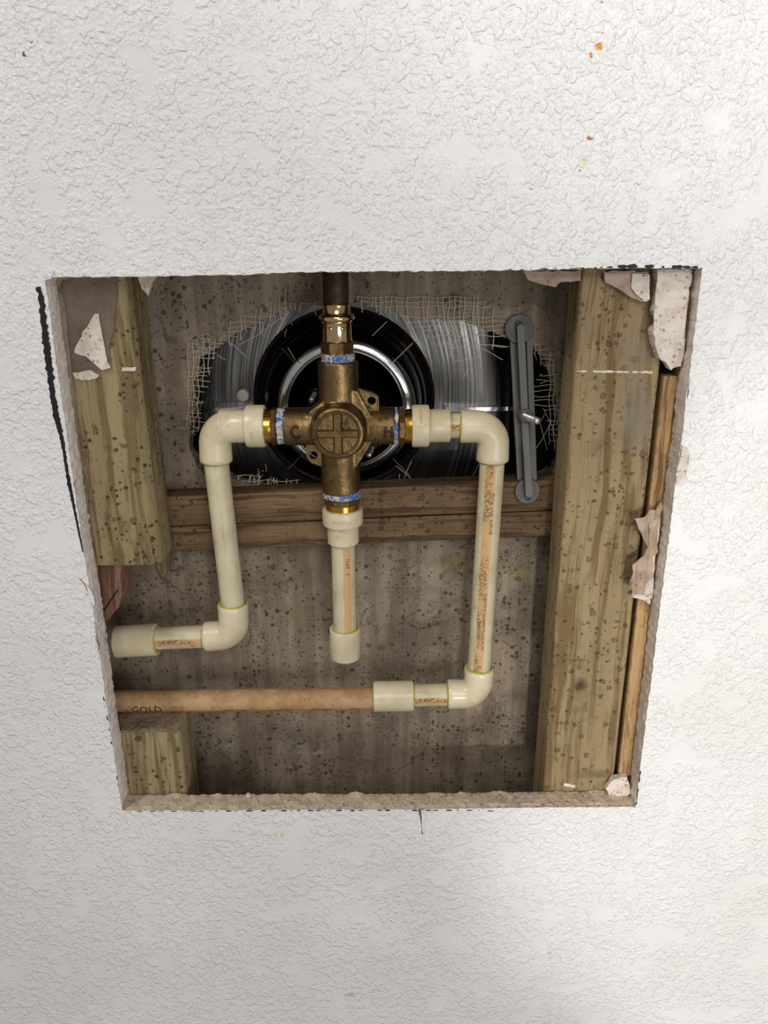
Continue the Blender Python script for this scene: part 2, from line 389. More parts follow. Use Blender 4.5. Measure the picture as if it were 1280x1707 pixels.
for k, (yy, inn, mi) in enumerate(rows):
    cur = []
    for i, p in enumerate(front):
        q = Vector((p.x*300, p.z*300, k*7.3)); d = noise.noise(q)*.0007 + noise.noise(q*2.7)*.0005
        o = (p-cen); o.y = 0; o.normalize()
        bottom = abs(p.z - base[14].z) < .004
        if bottom and k == 4: d += max(0, noise.noise(Vector((p.x*70, 3, 1))))*.0035 + noise.noise(Vector((p.x*420, 1, 1)))*.001
        cur.append(bm.verts.new(Vector((p.x, yy, p.z)) - o*(d+inn)))
    n = len(cur)
    for i in range(n):
        f = bm.faces.new((prev[i], prev[(i+1) % n], cur[(i+1) % n], cur[i])); q = front[i]
        f.material_index = 1 if abs(q.z-base[14].z) < .004 else (3 if q.x < -.10 else (2 if q.x > .12 else 1))  # left cut edge takes gypsum lightened for the light it catches
    prev = cur
bl = [bm.verts.new(c) for c in ((X0, TW, Z0), (X1, TW, Z0), (X1, TW, Z1), (X0, TW, Z1))]
ee = [bm.edges.new((bl[i], bl[(i+1) % 4])) for i in range(4)] + [bm.edges.get((prev[i], prev[(i+1) % n])) for i in range(n)]
g = bmesh.ops.triangle_fill(bm, use_beauty=True, edges=ee)
for f in g['geom']:
    if isinstance(f, bmesh.types.BMFace): f.material_index = 2
for i in range(4): bm.faces.new((ol[i], ol[(i+1) % 4], bl[(i+1) % 4], bl[i])).material_index = 1
wall = mk('wall_front', bm, None, mats=[M['paint'], M['gyp'], M['papergrey'], M['gypl']])
wall['kind'] = 'structure'

# black marker line left of the cut, marks along the other edges
def ribbon(bm, pts, wf, Y=-.00025, step=.0008, seed=0, gap=.0):
    w3 = [P(x, y, Y) for x, y in pts]; pl = []
    for i in range(len(w3)-1):
        k = max(1, int((w3[i+1]-w3[i]).length/step))
        for j in range(k): pl.append((w3[i].lerp(w3[i+1], j/k), wf[i]+(wf[i+1]-wf[i])*j/k))
    pr = None
    for i, (p, wd) in enumerate(pl[:-1]):
        t = (pl[i+1][0]-p).normalized(); nrm = Vector((-t.z, 0, t.x))
        wd = wd*(1+.5*noise.noise(Vector((i*.35, seed, 0)))+.3*noise.noise(Vector((i*.9, seed, 5))))
        sh = noise.noise(Vector((i*.3, seed, 9)))*wd*.25
        if gap:
            kk = (noise.noise(Vector((i*.17, seed, 3)))-(gap-.45)*1.4)*3.5 + noise.noise(Vector((i*.8, seed, 7)))*.6
            if kk < .12: pr = None; continue
            wd *= min(1, kk)
        cur = [bm.verts.new(p+nrm*(wd/2+sh)), bm.verts.new(p-nrm*(wd/2-sh)), bm.verts.new(p-nrm*(wd/2-sh)+Vector((0, .0003, 0))), bm.verts.new(p+nrm*(wd/2+sh)+Vector((0, .0003, 0)))]
        if pr:
            for a in range(4): bm.faces.new((pr[a], pr[(a+1) % 4], cur[(a+1) % 4], cur[a]))
        pr = cur
bm = bmesh.new(); ribbon(bm, [(64, 478), (69, 500), (73, 540), (78, 580), (83, 620), (87, 655), (95, 700), (103, 730), (110, 775), (114, 800), (124, 850), (134, 900), (139, 925)],
                         [.0022, .0030, .0034, .0038, .0036, .0030, .0034, .0022, .0016, .0022, .0014, .0010, .0006], seed=1)
mk('marker_line', bm, M['marker'], wall)
bm = bmesh.new(); ribbon(bm, [(1000, 446), (1040, 444), (1090, 444), (1130, 445), (1168, 446)], [.0008, .0022, .0016, .0020, .0014], seed=4, gap=.32)
ribbon(bm, [(840, 449.5), (1000, 446.5)], [.0006, .0007], seed=5, gap=.4)
mk('marker_line', bm, M['marker'], wall)
bm = bmesh.new(); ribbon(bm, [(215, 1353), (400, 1352), (640, 1351), (800, 1351), (830, 1353)], [.0004, .0008, .0009, .0008, .0006], seed=6, gap=.42)
ribbon(bm, [(172, 1160), (190, 1265), (201, 1335)], [.0006, .0006, .0006], seed=8, gap=.48)
mk('marker_line', bm, M['marker'], wall)
bm = bmesh.new(); ribbon(bm, [(1069, 1275), (1063, 1320), (1060, 1345)], [.0007, .0008, .0007], seed=9, gap=.35)
mk('marker_line', bm, M['marker'], wall)
# torn lips of the wall skin
patch('torn_lip', [(130, 966), (143, 972), (152, 985), (158, 1005), (154, 1012), (146, 992), (138, 978)], -.0009, M['paint'], wall, .0009, seed=12, amp=.0005)
patch('torn_lip', [(152, 1035), (158, 1040), (160, 1070), (168, 1085), (163, 1092), (153, 1070)], -.0009, M['paint'], wall, .0009, seed=17, amp=.0005)
bm = bmesh.new(); ribbon(bm, [(132, 964), (142, 975), (147, 990)], [.0003, .0009, .0004], Y=-.0010, seed=21); ribbon(bm, [(161, 1060), (165, 1075), (164, 1090)], [.0003, .0011, .0004], Y=-.0010, seed=22); mk('crack', bm, M['paper'], wall)
patch('torn_lip', [(1138, 742), (1147, 752), (1146, 775), (1140, 802), (1129, 808), (1127, 790), (1133, 765)], -.0012, M['gypw'], wall, .0010, seed=13, amp=.0008)
patch('torn_lip', [(1150, 628), (1156, 640), (1152, 668), (1146, 664)], -.0008, M['paint'], wall, .0010, seed=14, amp=.0005)
patch('torn_lip', [(76, 448), (90, 452), (86, 466), (72, 466)], -.0012, M['paint'], wall, .0012, seed=15, amp=.0006)
bm = bmesh.new(); ribbon(bm, [(699, 1349), (702, 1365), (704, 1380), (703, 1394)], [.0024, .0013, .0011, .0004], seed=11); mk('crack', bm, M['paperd'], wall)
patch('torn_lip', [(702, 1350), (709, 1352), (707, 1378), (705, 1394), (703, 1375)], -.0010, M['paint'], wall, .0009, seed=16, amp=.0003)

# ------------------------------------------------------------------ structure: back board with ragged hole, backing behind with darkness put in its colour
YB = .075
hole_px = [(330, 600), (322, 650), (318, 700), (316, 750), (335, 788), (390, 800), (440, 812), (520, 830), (640, 835), (780, 826), (880, 806), (922, 785), (935, 740), (931, 690), (922, 640), (908, 602), (890, 578), (862, 566),
           (835, 560), (800, 545), (765, 534), (720, 532), (690, 534), (650, 512), (600, 503), (540, 506), (490, 514), (440, 532), (395, 556), (355, 582)]
hole = jag([P(x, y, YB) for x, y in hole_px], .0022, .0013, 21)
bm = bmesh.new()
X0, X1, Z0, Z1 = -.75, .75, -.85, .5
ol = [bm.verts.new(c) for c in ((X0, YB, Z0), (X1, YB, Z0), (X1, YB, Z1), (X0, YB, Z1))]
il = [bm.verts.new(p) for p in hole]; n = len(il)
ee = [bm.edges.new((ol[i], ol[(i+1) % 4])) for i in range(4)] + [bm.edges.new((il[i], il[(i+1) % n])) for i in range(n)]
bmesh.ops.triangle_fill(bm, use_beauty=True, edges=ee)
prev = il
for k in range(3):
    cur = [bm.verts.new(Vector((p.x, YB+.004*(k+1), p.z)) + Vector((noise.noise(p*500+Vector((k, 0, 0))), 0, noise.noise(p*500+Vector((0, k, 9)))))*.0016) for p in hole]
    for i in range(n): bm.faces.new((prev[i], prev[(i+1) % n], cur[(i+1) % n], cur[i]))
    prev = cur
bl = [bm.verts.new(c) for c in ((X0, YB+.012, Z0), (X1, YB+.012, Z0), (X1, YB+.012, Z1), (X0, YB+.012, Z1))]
ee = [bm.edges.new((bl[i], bl[(i+1) % 4])) for i in range(4)] + [bm.edges.get((prev[i], prev[(i+1) % n])) for i in range(n)]
bmesh.ops.triangle_fill(bm, use_beauty=True, edges=ee)
for i in range(4): bm.faces.new((ol[i], ol[(i+1) % 4], bl[(i+1) % 4], bl[i]))
board = mk('wall_back', bm, M['board']); board['kind'] = 'structure'
bm = bmesh.new(); box(bm, (0, .1665, -.18), (1.5, .01, 1.3)); tubw = mk('wall_far', bm, M['dark']); tubw['kind'] = 'structure'  # black colour stands in for the unlit space past the hole

# frayed glass scrim around the hole
def inside(p, poly):
    c = False; j = len(poly)-1
    for i in range(len(poly)):
        (xi, yi), (xj, yj) = poly[i], poly[j]
        if (yi > p[1]) != (yj > p[1]) and p[0] < (xj-xi)*(p[1]-yi)/(yj-yi)+xi: c = not c
        j = i
    return c
scr = [
 [(592, 494), (690, 492), (790, 494), (830, 515), (842, 530), (845, 585), (800, 572), (775, 565), (755, 575), (735, 568), (690, 545), (665, 528), (600, 508)],
 [(888, 570), (908, 572), (925, 600), (926, 690), (932, 760), (918, 740), (905, 680), (888, 680), (888, 640), (905, 615)],
 [(310, 570), (340, 560), (372, 568), (352, 600), (345, 640), (330, 662), (340, 700), (326, 725), (312, 700)],
 [(380, 535), (440, 510), (520, 500), (540, 508), (470, 522), (420, 545), (385, 565), (365, 568)],
 [(395, 790), (500, 800), (500, 812), (470, 815), (400, 808)],
 [(765, 800), (800, 800), (800, 812), (755, 812)],
]
bm = bmesh.new(); nr = random.Random(5)
for poly in scr:
    xs = [p[0] for p in poly]; ys = [p[1] for p in poly]
    for vert in (0, 1):
        sp = 8.2
        a0, a1 = (min(xs), max(xs)) if vert else (min(ys), max(ys)); b0, b1 = (min(ys), max(ys)) if vert else (min(xs), max(xs))
        t = a0 + sp*.4
        while t < a1:
            run = []; q = b0-4
            while q < b1+4:
                p = (t, q) if vert else (q, t)
                if inside(p, poly): run.append(p)
                elif len(run) > 1: break
                q += 3
            if len(run) > 1 and nr.random() < .8:
                ext = nr.uniform(0, 16) if vert else nr.uniform(0, 7)
                ph = nr.uniform(0, 6); pts = []
                d = (0, 1) if vert else (1, 0)
                run = run + [(run[-1][0]+d[0]*e+nr.uniform(-1, 1)*e*.25, run[-1][1]+d[1]*e) for e in (ext*.5, ext)] if ext > 3 else run
                for k, (x, y) in enumerate(run):
                    wob = math.sin(ph+k*.35)*1.4 + nr.uniform(-.25, .25)
                    pts.append(P(x+(wob if vert else 0), y+(0 if vert else wob), YB-.0009-.0006*vert))
                wire(bm, pts, .00027 if vert else .00023, 4)
            t += sp + nr.uniform(-1.2, 1.2)
# loose threads
loose = [[(470, 505), (468, 522)], [(475, 480), (476, 512), (475, 532)], [(438, 560), (437, 535)], [(410, 595), (395, 580), (378, 568)], [(376, 600), (362, 592)], [(320, 690), (330, 668), (336, 672)], [(322, 660), (335, 672)], [(318, 676), (340, 670)],
         [(325, 700), (332, 684)], [(745, 568), (750, 585), (752, 597)], [(790, 575), (820, 575), (842, 577)], [(755, 580), (790, 576), (812, 585), (838, 600)], [(752, 603), (772, 600), (785, 598)], [(776, 590), (779, 615), (772, 632)], [(778, 610), (780, 632)],
         [(800, 578), (798, 595), (785, 598)], [(905, 680), (920, 710), (932, 745)], [(908, 690), (900, 705), (912, 750)], [(920, 700), (905, 730), (888, 755)], [(900, 640), (912, 635)], [(660, 776), (690, 802)], [(686, 768), (676, 790), (670, 812)], [(666, 790), (664, 812)],
         [(799, 772), (790, 790), (780, 805)], [(412, 812), (420, 790)], [(430, 812), (432, 786)], [(445, 810), (452, 795), (462, 806)], [(458, 796), (448, 812)], [(500, 505), (520, 507), (540, 500)], [(398, 575), (430, 558), (470, 528)], [(330, 560), (352, 556)],
         [(480, 580), (492, 600)], [(688, 572), (655, 604)], [(645, 536), (620, 560)], [(470, 540), (474, 500)]]
for l in loose:
    wire(bm, [P(x, y, YB-.0016) for x, y in l], .00019, 4)
for k in range(90):
    cx, cy = nr.choice([(325, 690, ), (322, 640), (330, 600), (925, 700), (470, 522), (435, 806), (318, 720), (335, 575), (900, 600)])
    x = cx+nr.gauss(0, 9); y = cy+nr.gauss(0, 16); a = nr.uniform(0, 6.3); l = nr.uniform(4, 13)
    wire(bm, [P(x, y, YB-.001), P(x+math.cos(a)*l*.5+nr.uniform(-2, 2), y+math.sin(a)*l*.5, YB-.003), P(x+math.cos(a)*l, y+math.sin(a)*l, YB-.0015)], .00016, 4)
sc = mk('fibreglass_mesh', bm, M['thread'], board); sc['kind'] = 'stuff'
# raw lumps of board beside the hole (lower right and lower left)
patch('board_crumb', [(886, 815), (918, 795), (930, 770), (924, 820), (900, 830)], YB-.004, M['paper'], board, .004, seed=31, amp=.0012, bow=.003)
patch('board_crumb', [(338, 788), (392, 800), (430, 812), (420, 826), (350, 830), (330, 800)], YB-.003, M['paper'], board, .003, seed=32, amp=.001, bow=.002)

# ------------------------------------------------------------------ timber
def lumber(name, sec, z0, z1, mat, tilt=0, parent=None, seed=0, horiz=False, nz=40, center=True):
    """closed cross-section (u, y) lofted along z (or x when horiz), slightly uneven"""
    bm = bmesh.new(); R = []
    for k in range(nz+1):
        z = z0+(z1-z0)*k/nz; r = []
        for i, (x, y) in enumerate(sec):
            d = noise.noise(Vector((x*60, y*60, z*14+seed)))*.0004
            r.append(bm.verts.new(Vector((z, y+d, x+d+tilt*z)) if horiz else Vector((x+d+tilt*z, y+d, z))))
        R.append(r)
    n = len(sec)
    for a in range(nz):
        for i in range(n): bm.faces.new((R[a][i], R[a][(i+1) % n], R[a+1][(i+1) % n], R[a+1][i]))
    bm.faces.new(R[0]); bm.faces.new(R[-1])
    return mk(name, bm, mat, parent, smooth=True, angle=35, center=center)
def sec(x0, x1, y0, y1, r=.003, r2=None, k=5):
    """rectangle with rounded corners; r at the room side, (r left, r2 right)"""
    r2 = r if r2 is None else r2
    out = []
    for (cx, cy, a0, rr) in ((x0+r, y0+r, 180, r), (x1-r2, y0+r2, 270, r2), (x1-.002, y1-.002, 0, .002), (x0+.002, y1-.002, 90, .002)):
        for j in range(k+1):
            a = math.radians(a0+90*j/k); out.append((cx+rr*math.cos(a), cy+rr*math.sin(a)))
    return out
YF = .0168
zl = P(210, 942, YF).z; xr = P(262, 900, YF+.005).x
o = lumber('wood_stud', sec(-.205, xr+.0015, YF, .050, .003, .007), zl, .25, M['studl'], seed=1)
tag(o, 'tall pale mouldy upright timber on the left, sawn off above the short horizontal pipe', 'stud', 'upright timbers in the wall')
zt = P(250, 1221, YF).z; xb = P(299, 1240, YF).x
o = lumber('wood_stud', sec(-.205, xb+.001, YF, .050, .003, .004), -.62, zt, M['studl'], seed=2, nz=30)
tag(o, 'short dusty timber stub at bottom left, under the tan pipe', 'stud', 'upright timbers in the wall')
# dust lying on the sawn top of the stub
st_ = o; bm = bmesh.new(); nx_, ny_ = 46, 14; gr = []
for i in range(nx_+1):
    gr.append([bm.verts.new(Vector((-.2045+(xb+.2045)*i/nx_, YF+.0005+.0325*j/ny_, zt+.0004+abs(noise.noise(Vector((i*.5, j*.6, 2))))*.0022))) for j in range(ny_+1)])
for i in range(nx_):
    for j in range(ny_): bm.faces.new((gr[i][j], gr[i+1][j], gr[i+1][j+1], gr[i][j+1]))
r_ = bmesh.ops.extrude_face_region(bm, geom=bm.faces[:])
for v in r_['geom']:
    if isinstance(v, bmesh.types.BMVert): v.co.z = zt-.0003

dl = mk('dust_layer', bm, M['paper'], None, center=True); dl.location -= st_.location; dl.parent = st_; dl['kind'] = 'stuff'
xs = P(940, 850, YF).x
x0_, x1_ = P(1082, 800, YF).x, P(1111, 800, YF).x
o = lumber('wood_stud', sec(xs, x0_-.0008, YF, .049, .0025), -.62, .25, M['stud'], seed=3, center=False)
tag(o, 'wide yellow upright timber at the right of the opening', 'stud', 'upright timbers in the wall')
bm = bmesh.new(); ribbon(bm, [(962, 619), (1000, 619.5), (1040, 620), (1092, 621)], [.0009, .0016, .0011, .0018], Y=YF-.0003, seed=31, gap=.25); mk('chalk_line', bm, M['gypw'], o)
bm = bmesh.new(); ribbon(bm, [(940, 1308), (962, 1312)], [.0022, .0022], Y=YF-.0003, seed=33); mk('chalk_line', bm, M['gypw'], o)
zstrip = P(1105, 627, YF).z
o = lumber('wood_strip', sec(x0_+.0016, x1_+.006, .0164, .040, .001), P(1035, 1292, YF).z, zstrip, M['strip'], seed=4)
o.location.y += 0
tag(o, 'narrow orange-brown grained wood strip between the right timber and the plasterboard edge', 'strip')
o = lumber('wood_strip', sec(x1_-.001, x1_+.016, .0175, .036, .001), -.60, .2, M['paper'], seed=5)
tag(o, 'dusty grey batten behind the right cut edge of the plasterboard', 'strip')
# brace: two boards behind the pipes, slightly tilted
pA, pB = P(275, 828, .056), P(860, 803, .056); tl = (pB.z-pA.z)/(pB.x-pA.x)
pC = P(280, 880, .056); pD = P(283, 922, .056)
for (a, b, nm, lb, sd) in ((pA, pC, 'brace_board', 'brown grained board crossing behind the valve outlet, upper of the two', 6), (pC, pD, 'brace_board', 'darker narrow board crossing behind the pipes, lower of the two', 7)):
    zt_ = a.z - tl*a.x; zb_ = b.z - tl*b.x + (.0009 if sd == 6 else 0)
    o = lumber(nm, sec(zb_, zt_, .056+(.0012 if sd == 7 else 0), .0745, .0012), -.20, .17, M['brace'], tilt=tl, seed=sd, horiz=True)
    tag(o, lb, 'board', 'boards crossing behind the pipes')
# small timbers at left
bm = bmesh.new(); polyprism(bm, [P(x, y, .022) for x, y in ((158, 938), (203, 938), (200, 962), (204, 985), (198, 1012), (172, 1044), (160, 1040))], Vector((0, .022, 0)))
bmesh.ops.bevel(bm, geom=bm.edges[:], offset=.0008, segments=1)
sh = mk('wood_shim', bm, M['shim'], center=True); tag(sh, 'small pinkish wedge of wood below the left timber, with a dark scored line', 'shim')
bm = bmesh.new(); wire(bm, [P(172, 1020, .0217), P(182, 1005, .0217), (P(196, 984, .0217))], .0004, 5); mk('scored_line', bm, M['marker'], sh)
bm = bmesh.new(); polyprism(bm, [P(x, y, .052) for x, y in ((258, 900), (284, 900), (283, 940), (280, 952), (275, 958), (268, 952), (260, 938))], Vector((0, .014, 0)))
bmesh.ops.bevel(bm, geom=bm.edges[:], offset=.0008, segments=1)
tag(mk('wood_splinter', bm, M['tip'], center=True), 'pointed olive wood end poking out below the left timber', 'wood piece')

# ------------------------------------------------------------------ plasterboard scraps
o = patch('plasterboard_scrap', [(1095, 452), (1155, 450), (1148, 492), (1141, 512), (1139, 580), (1137, 612), (1120, 616), (1101, 598), (1092, 575), (1088, 553), (1098, 538), (1091, 515), (1096, 485)], .0085, M['gypw'], th=.0085, seed=41, amp=.0011, bow=.003)
tag(o, 'thick crumbly white plaster chunk hanging in the upper right corner', 'plaster')
o = patch('plasterboard_scrap', [(1004, 452), (1080, 452), (1082, 500), (1074, 504), (1050, 492), (1028, 480), (1010, 470)], .0125, M['paperl'], th=.003, seed=42, amp=.0009, bow=.001)
tag(o, 'brown torn paper scrap over the top of the right timber, with white crumbs', 'plaster')
patch('plaster_crumb', [(1054, 456), (1082, 456), (1082, 498), (1075, 503), (1062, 492), (1052, 478)], .011, M['gypw'], o, .002, seed=43, amp=.0009, bow=.001)
o = patch('plasterboard_scrap', [(870, 452), (968, 452), (967, 468), (932, 470), (925, 478), (900, 472), (884, 468)], .0165, M['paperl'], th=.003, seed=44, amp=.0008, bow=.001)
tag(o, 'tan ragged paper scrap dangling from the top edge above the grey bracket', 'plaster')
o = patch('plasterboard_scrap', [(226, 455), (262, 455), (252, 476), (245, 492), (236, 482)], .014, M['gyp'], th=.003, seed=45, amp=.0009, bow=.001)
tag(o, 'small torn plaster tuft hanging from the top edge at the left', 'plaster')
o = patch('plasterboard_scrap', [(104, 470), (130, 462), (196, 463), (194, 500), (190, 545), (180, 580), (184, 612), (140, 618), (122, 620), (112, 580), (107, 520)], .0158, M['paperd'], th=.0009, seed=46, amp=.0006, bow=.0003)
tag(o, 'brown paper skin left stuck on the face of the left timber', 'plaster')
patch('gypsum_patch', [(157, 523), (166, 524), (163, 540), (165, 552), (171, 572), (176, 600), (185, 614), (170, 617), (160, 598), (142, 594), (124, 588), (128, 576), (140, 550), (146, 545), (155, 543)], .0148, M['gypw'], o, .0012, seed=47, amp=.0008, bow=.0006)
o2 = patch('gypsum_patch', [(120, 622), (150, 618), (165, 627), (150, 634), (125, 632)], .0150, M['gypw'], o, .0015, seed=48, amp=.0009, bow=.0006)
patch('gypsum_patch', [(203, 613), (226, 612), (226, 618), (203, 619)], .0160, M['gypw'], o, .0012, seed=49, amp=.0004)
# dark paper strip along the inside of the left cut
o = patch('paper_strip', [(97, 480), (107, 500), (118, 620), (134, 760), (150, 880), (160, 940), (151, 940), (137, 850), (118, 720), (104, 610)], .0142, M['paper'], th=.002, seed=50, amp=.0008, bow=.0006)
tag(o, 'dirty grey paper strip along the inside of the left cut', 'paper')
# peeling paper flaps, right
o = patch('paper_flap', [(1102, 836), (1106, 848), (1100, 852), (1101, 858), (1082, 876), (1083, 892), (1092, 902), (1094, 918), (1087, 925), (1082, 920), (1068, 888), (1058, 865), (1070, 862), (1085, 850), (1094, 848)],
          .008, M['paperl'], th=.0005, seed=51, amp=.0006, bow=.003, ys=[.013, .013, .012, .010, .008, .008, .010, .012, .012, .010, .003, .004, .006, .009, .012])
tag(o, 'upper curled flap of torn brown paper at the right edge', 'paper', 'torn paper flaps at the right edge')
patch('torn_face', [(1100, 862), (1098, 900), (1096, 906), (1087, 900), (1083, 890), (1082, 876)], .012, M['gypw'], o, .001, seed=52, amp=.0005)
o = patch('paper_flap', [(1094, 905), (1095, 920), (1092, 924), (1081, 940), (1079, 945), (1081, 955), (1088, 962), (1080, 972), (1076, 985), (1072, 992), (1052, 990), (1052, 972), (1057, 960), (1053, 942), (1063, 935), (1075, 918), (1085, 906)],
          .008, M['paperl'], th=.0005, seed=53, amp=.0007, bow=.003, ys=[.013, .013, .012, .010, .010, .010, .010, .008, .007, .006, .002, .002, .003, .003, .006, .009, .011])
tag(o, 'lower larger flap of torn brown paper at the right edge', 'paper', 'torn paper flaps at the right edge')
patch('torn_face', [(1093, 922), (1090, 960), (1088, 995), (1083, 1008), (1072, 1000), (1051, 996), (1053, 990), (1074, 992), (1076, 975), (1087, 962), (1080, 950), (1080, 940)], .0115, M['gypw'], o, .001, seed=54, amp=.0006)
# crumbs on the bottom ledge
cr = random.Random(3)
def crumb(x, y, Y, s):
    bm = bmesh.new(); bmesh.ops.create_icosphere(bm, subdivisions=2, radius=s)
    c = P(x, y, Y)
    for v in bm.verts: v.co = v.co*(1+.45*noise.noise(v.co*(2.2/s)+Vector((x, y, 0)))); v.co.z *= .7; v.co += c
    return bm
o = patch('plaster_crumb_pile', [(1010, 1316), (1022, 1300), (1046, 1296), (1052, 1320), (1040, 1328), (1015, 1326)], .011, M['gypw'], th=.005, seed=61, amp=.001, bow=.002)
tag(o, 'pale plaster lump in the lower right corner of the opening', 'plaster')
for i, (x, y) in enumerate(((938, 1330), (400, 1331), (414, 1326), (470, 1334))):
    o = mk('plaster_crumb', crumb(x, y, .0135, (.0016, .0009, .0022, .0008)[i]), M['gypw'], center=True)
    tag(o, ('pale crumb on the bottom ledge in front of the right timber', 'small crumb on the bottom ledge, left of the upright shard', 'upright crumb on the bottom ledge at the left', 'tiny crumb on the bottom ledge, right of the upright shard')[i], 'crumb', 'plaster crumbs on the bottom ledge')

# ------------------------------------------------------------------ plumbing
YA = .045; RF = .0104; RP = .0079
def A(x, y): return P(x, y, YA)
def pipe(name, a, b, r, mat, label, inset=.012, txt=None):
    d = (b-a).normalized(); a2 = a-d*inset; b2 = b+d*inset; c = (a2+b2)/2; L = (b2-a2).length
    # local z along the pipe, local -y to the room
    z = -d if abs(d.z) > abs(d.x) and d.z < 0 else d
    yv = Vector((0, 1, 0)); yv = (yv - z*yv.dot(z)).normalized(); xv = yv.cross(z)
    bm = bmesh.new(); N = 28; rings(bm, [(Vector((0, 0, -L/2+L*k/N)), Vector((0, 0, 1)), r) for k in range(N+1)], 40)
    o = mk(name, bm, mat, smooth=True, angle=40); mm = Matrix((xv, yv, z)).transposed().to_4x4(); mm.translation = c; o.matrix_world = mm
    tag(o, label, 'pipe', 'plumbing pipes')
    return o
def arc(c, a, b, Rb, k=10):
    """centreline a -> corner c -> b with bend radius Rb"""
    da = (c-a).normalized(); db = (b-c).normalized(); ang = da.angle(db); t = Rb*math.tan(ang/2)
    p0 = c-da*t; n = (db-da*db.dot(da)).normalized(); o = p0+n*Rb; pts = []
    for i in range(k+1):
        f = ang*i/k; pts.append((o - n*Rb*math.cos(f) + da*Rb*math.sin(f), da*math.cos(f)+n*math.sin(f)))
    return pts
def elbow(a, c, b, label, mat, glue=(1, 1)):
    t = thing('pipe_elbow', label, 'elbow', c, 'cream plastic pipe elbows')
    da = (c-a).normalized(); db = (b-c).normalized(); R = RF; r = RP+.0004
    secs = [(a+da*.004, da, r), (a, da, r), (a, da, R-.0007), (a+da*.0007, da, R), (a+da*.003, da, R)]
    secs += [(p, d, R-.0002) for p, d in arc(c, a, b, R*1.12, 14)]
    secs += [(b-db*.003, db, R), (b-db*.0007, db, R), (b, db, R-.0007), (b, db, r), (b-db*.004, db, r)]
    bm = bmesh.new(); rings(bm, secs, 44, close=False)
    mk('elbow_body', bm, mat, t, smooth=True, angle=45)
    for g, (p, d) in zip(glue, ((a, da), (b, -db))):
        if not g: continue
        bm = bmesh.new(); k = 48; rr = []
        for s_ in ((RP-.0002, .0), (RP+.0009, -.0006), (RP+.0012, .0004), (RP-.0002, .002)):
            rr.append((p+d*s_[1], d, s_[0]))
        R_ = rings(bm, rr, k, close=False)
        for ring_ in R_[:3]:
            for i, v in enumerate(ring_): v.co -= d*(max(0, noise.noise(v.co*300))*.0012)
        mk('glue_bead', bm, M['glue'], t, smooth=True)
    return t
def sleeve(name, a, b, R, label, cat, mat, r=RP+.0004, cap=False, glue=(1, 1), group='straight plastic couplings'):
    t = thing(name, label, cat, (a+b)/2, group)
    d = (b-a).normalized(); L = (b-a).length
    bm = bmesh.new()
    pr = [(r, .004), (r, 0), (R-.0007, 0), (R, .0007)]
    pr += [(R, L-.002), (R-.0006, L-.0007), (R-.002, L), (.001, L+.0006)] if cap else [(R, L-.0007), (R-.0007, L), (r, L), (r, L-.004)]
    lathe(bm, a, d, pr, 44, close=False)
    if cap: bm.faces.new([v for v in bm.verts][-44:])
    mk('cap_body' if cap else 'coupling_body', bm, mat, t, smooth=True, angle=40)
    for g, (p, dd) in zip(glue, ((a, d), (b, -d))):
        if not g: continue
        bm = bmesh.new(); lathe(bm, p, dd, [(RP-.0002, -.0002), (RP+.0008, -.0006), (RP+.0012, .0004), (RP-.0002, .002)], 40, close=False)
        mk('glue_bead', bm, M['glue'], t, smooth=True)
    return t

ul = (A(376, 710), A(358.5, 710), A(361, 768)); 
elbow(A(376, 710), A(357.5, 710.5), A(360.5, 769), 'worn cream elbow at upper left, joining the valve arm to the leaning pipe', M['cpvc'])
elbow(A(388, 1006), A(391, 1058), A(342, 1061), 'cream elbow at lower left, below the leaning pipe', M['cpvc2'])
elbow(A(767, 710.5), A(823, 711.5), A(820.5, 768), 'cream elbow at upper right with yellow glue smears', M['cpvc'])
elbow(A(798.5, 1113), A(796.5, 1157), A(746, 1157), 'glossy cream elbow at lower right', M['cpvc2'])
pl = pipe('water_pipe', A(360.5, 769), A(388, 1006), RP, M['pipe_plain'], 'leaning off-white upright pipe on the left, with black scuff lines')
pr_ = pipe('water_pipe', A(820.5, 768), A(798.5, 1113), RP, M['pipe_soot'], 'long upright pipe on the right with a sooty tan printed stripe')
pc = pipe('water_pipe', A(571.8, 905), A(575, 1050), RP, M['pipe_stripe'], 'short upright pipe below the valve with a clean peach stripe', inset=.008)
ps = pipe('water_pipe', A(256, 1064.5), A(336, 1061), RP, M['pipe_h'], 'short horizontal pipe at lower left between coupling and elbow', inset=.008)
pq = pipe('water_pipe', A(689, 1159), A(746, 1158), RP, M['pipe_h'], 'short horizontal pipe at lower right between coupling and elbow', inset=.008)
pu = pipe('water_pipe', A(750, 709.5), A(767, 709.5), RP, M['pipe_h'], 'very short pipe between right valve adapter and upper right elbow', inset=.006)
pt = pipe('water_pipe', A(-40, 1172), A(624, 1164.5), RP, M['tan'], 'long dirty tan horizontal pipe running in from the left', inset=.008)
sleeve('pipe_coupling', A(194, 1070), A(262, 1066), .0112, 'cream coupling at the left end of the short lower left pipe', 'coupling', M['cpvc2'], glue=(0, 1))
sleeve('pipe_coupling', A(622.5, 1161), A(689, 1160), .0108, 'glossy cream coupling joining the tan pipe at lower centre', 'coupling', M['cpvc2'], glue=(0, 1))
sleeve('end_plug', A(575, 1047), A(575.5, 1096), .0107, 'cream cap closing the short pipe under the valve', 'cap', M['cpvc2'], cap=True, glue=(1, 0), group='pipe caps')

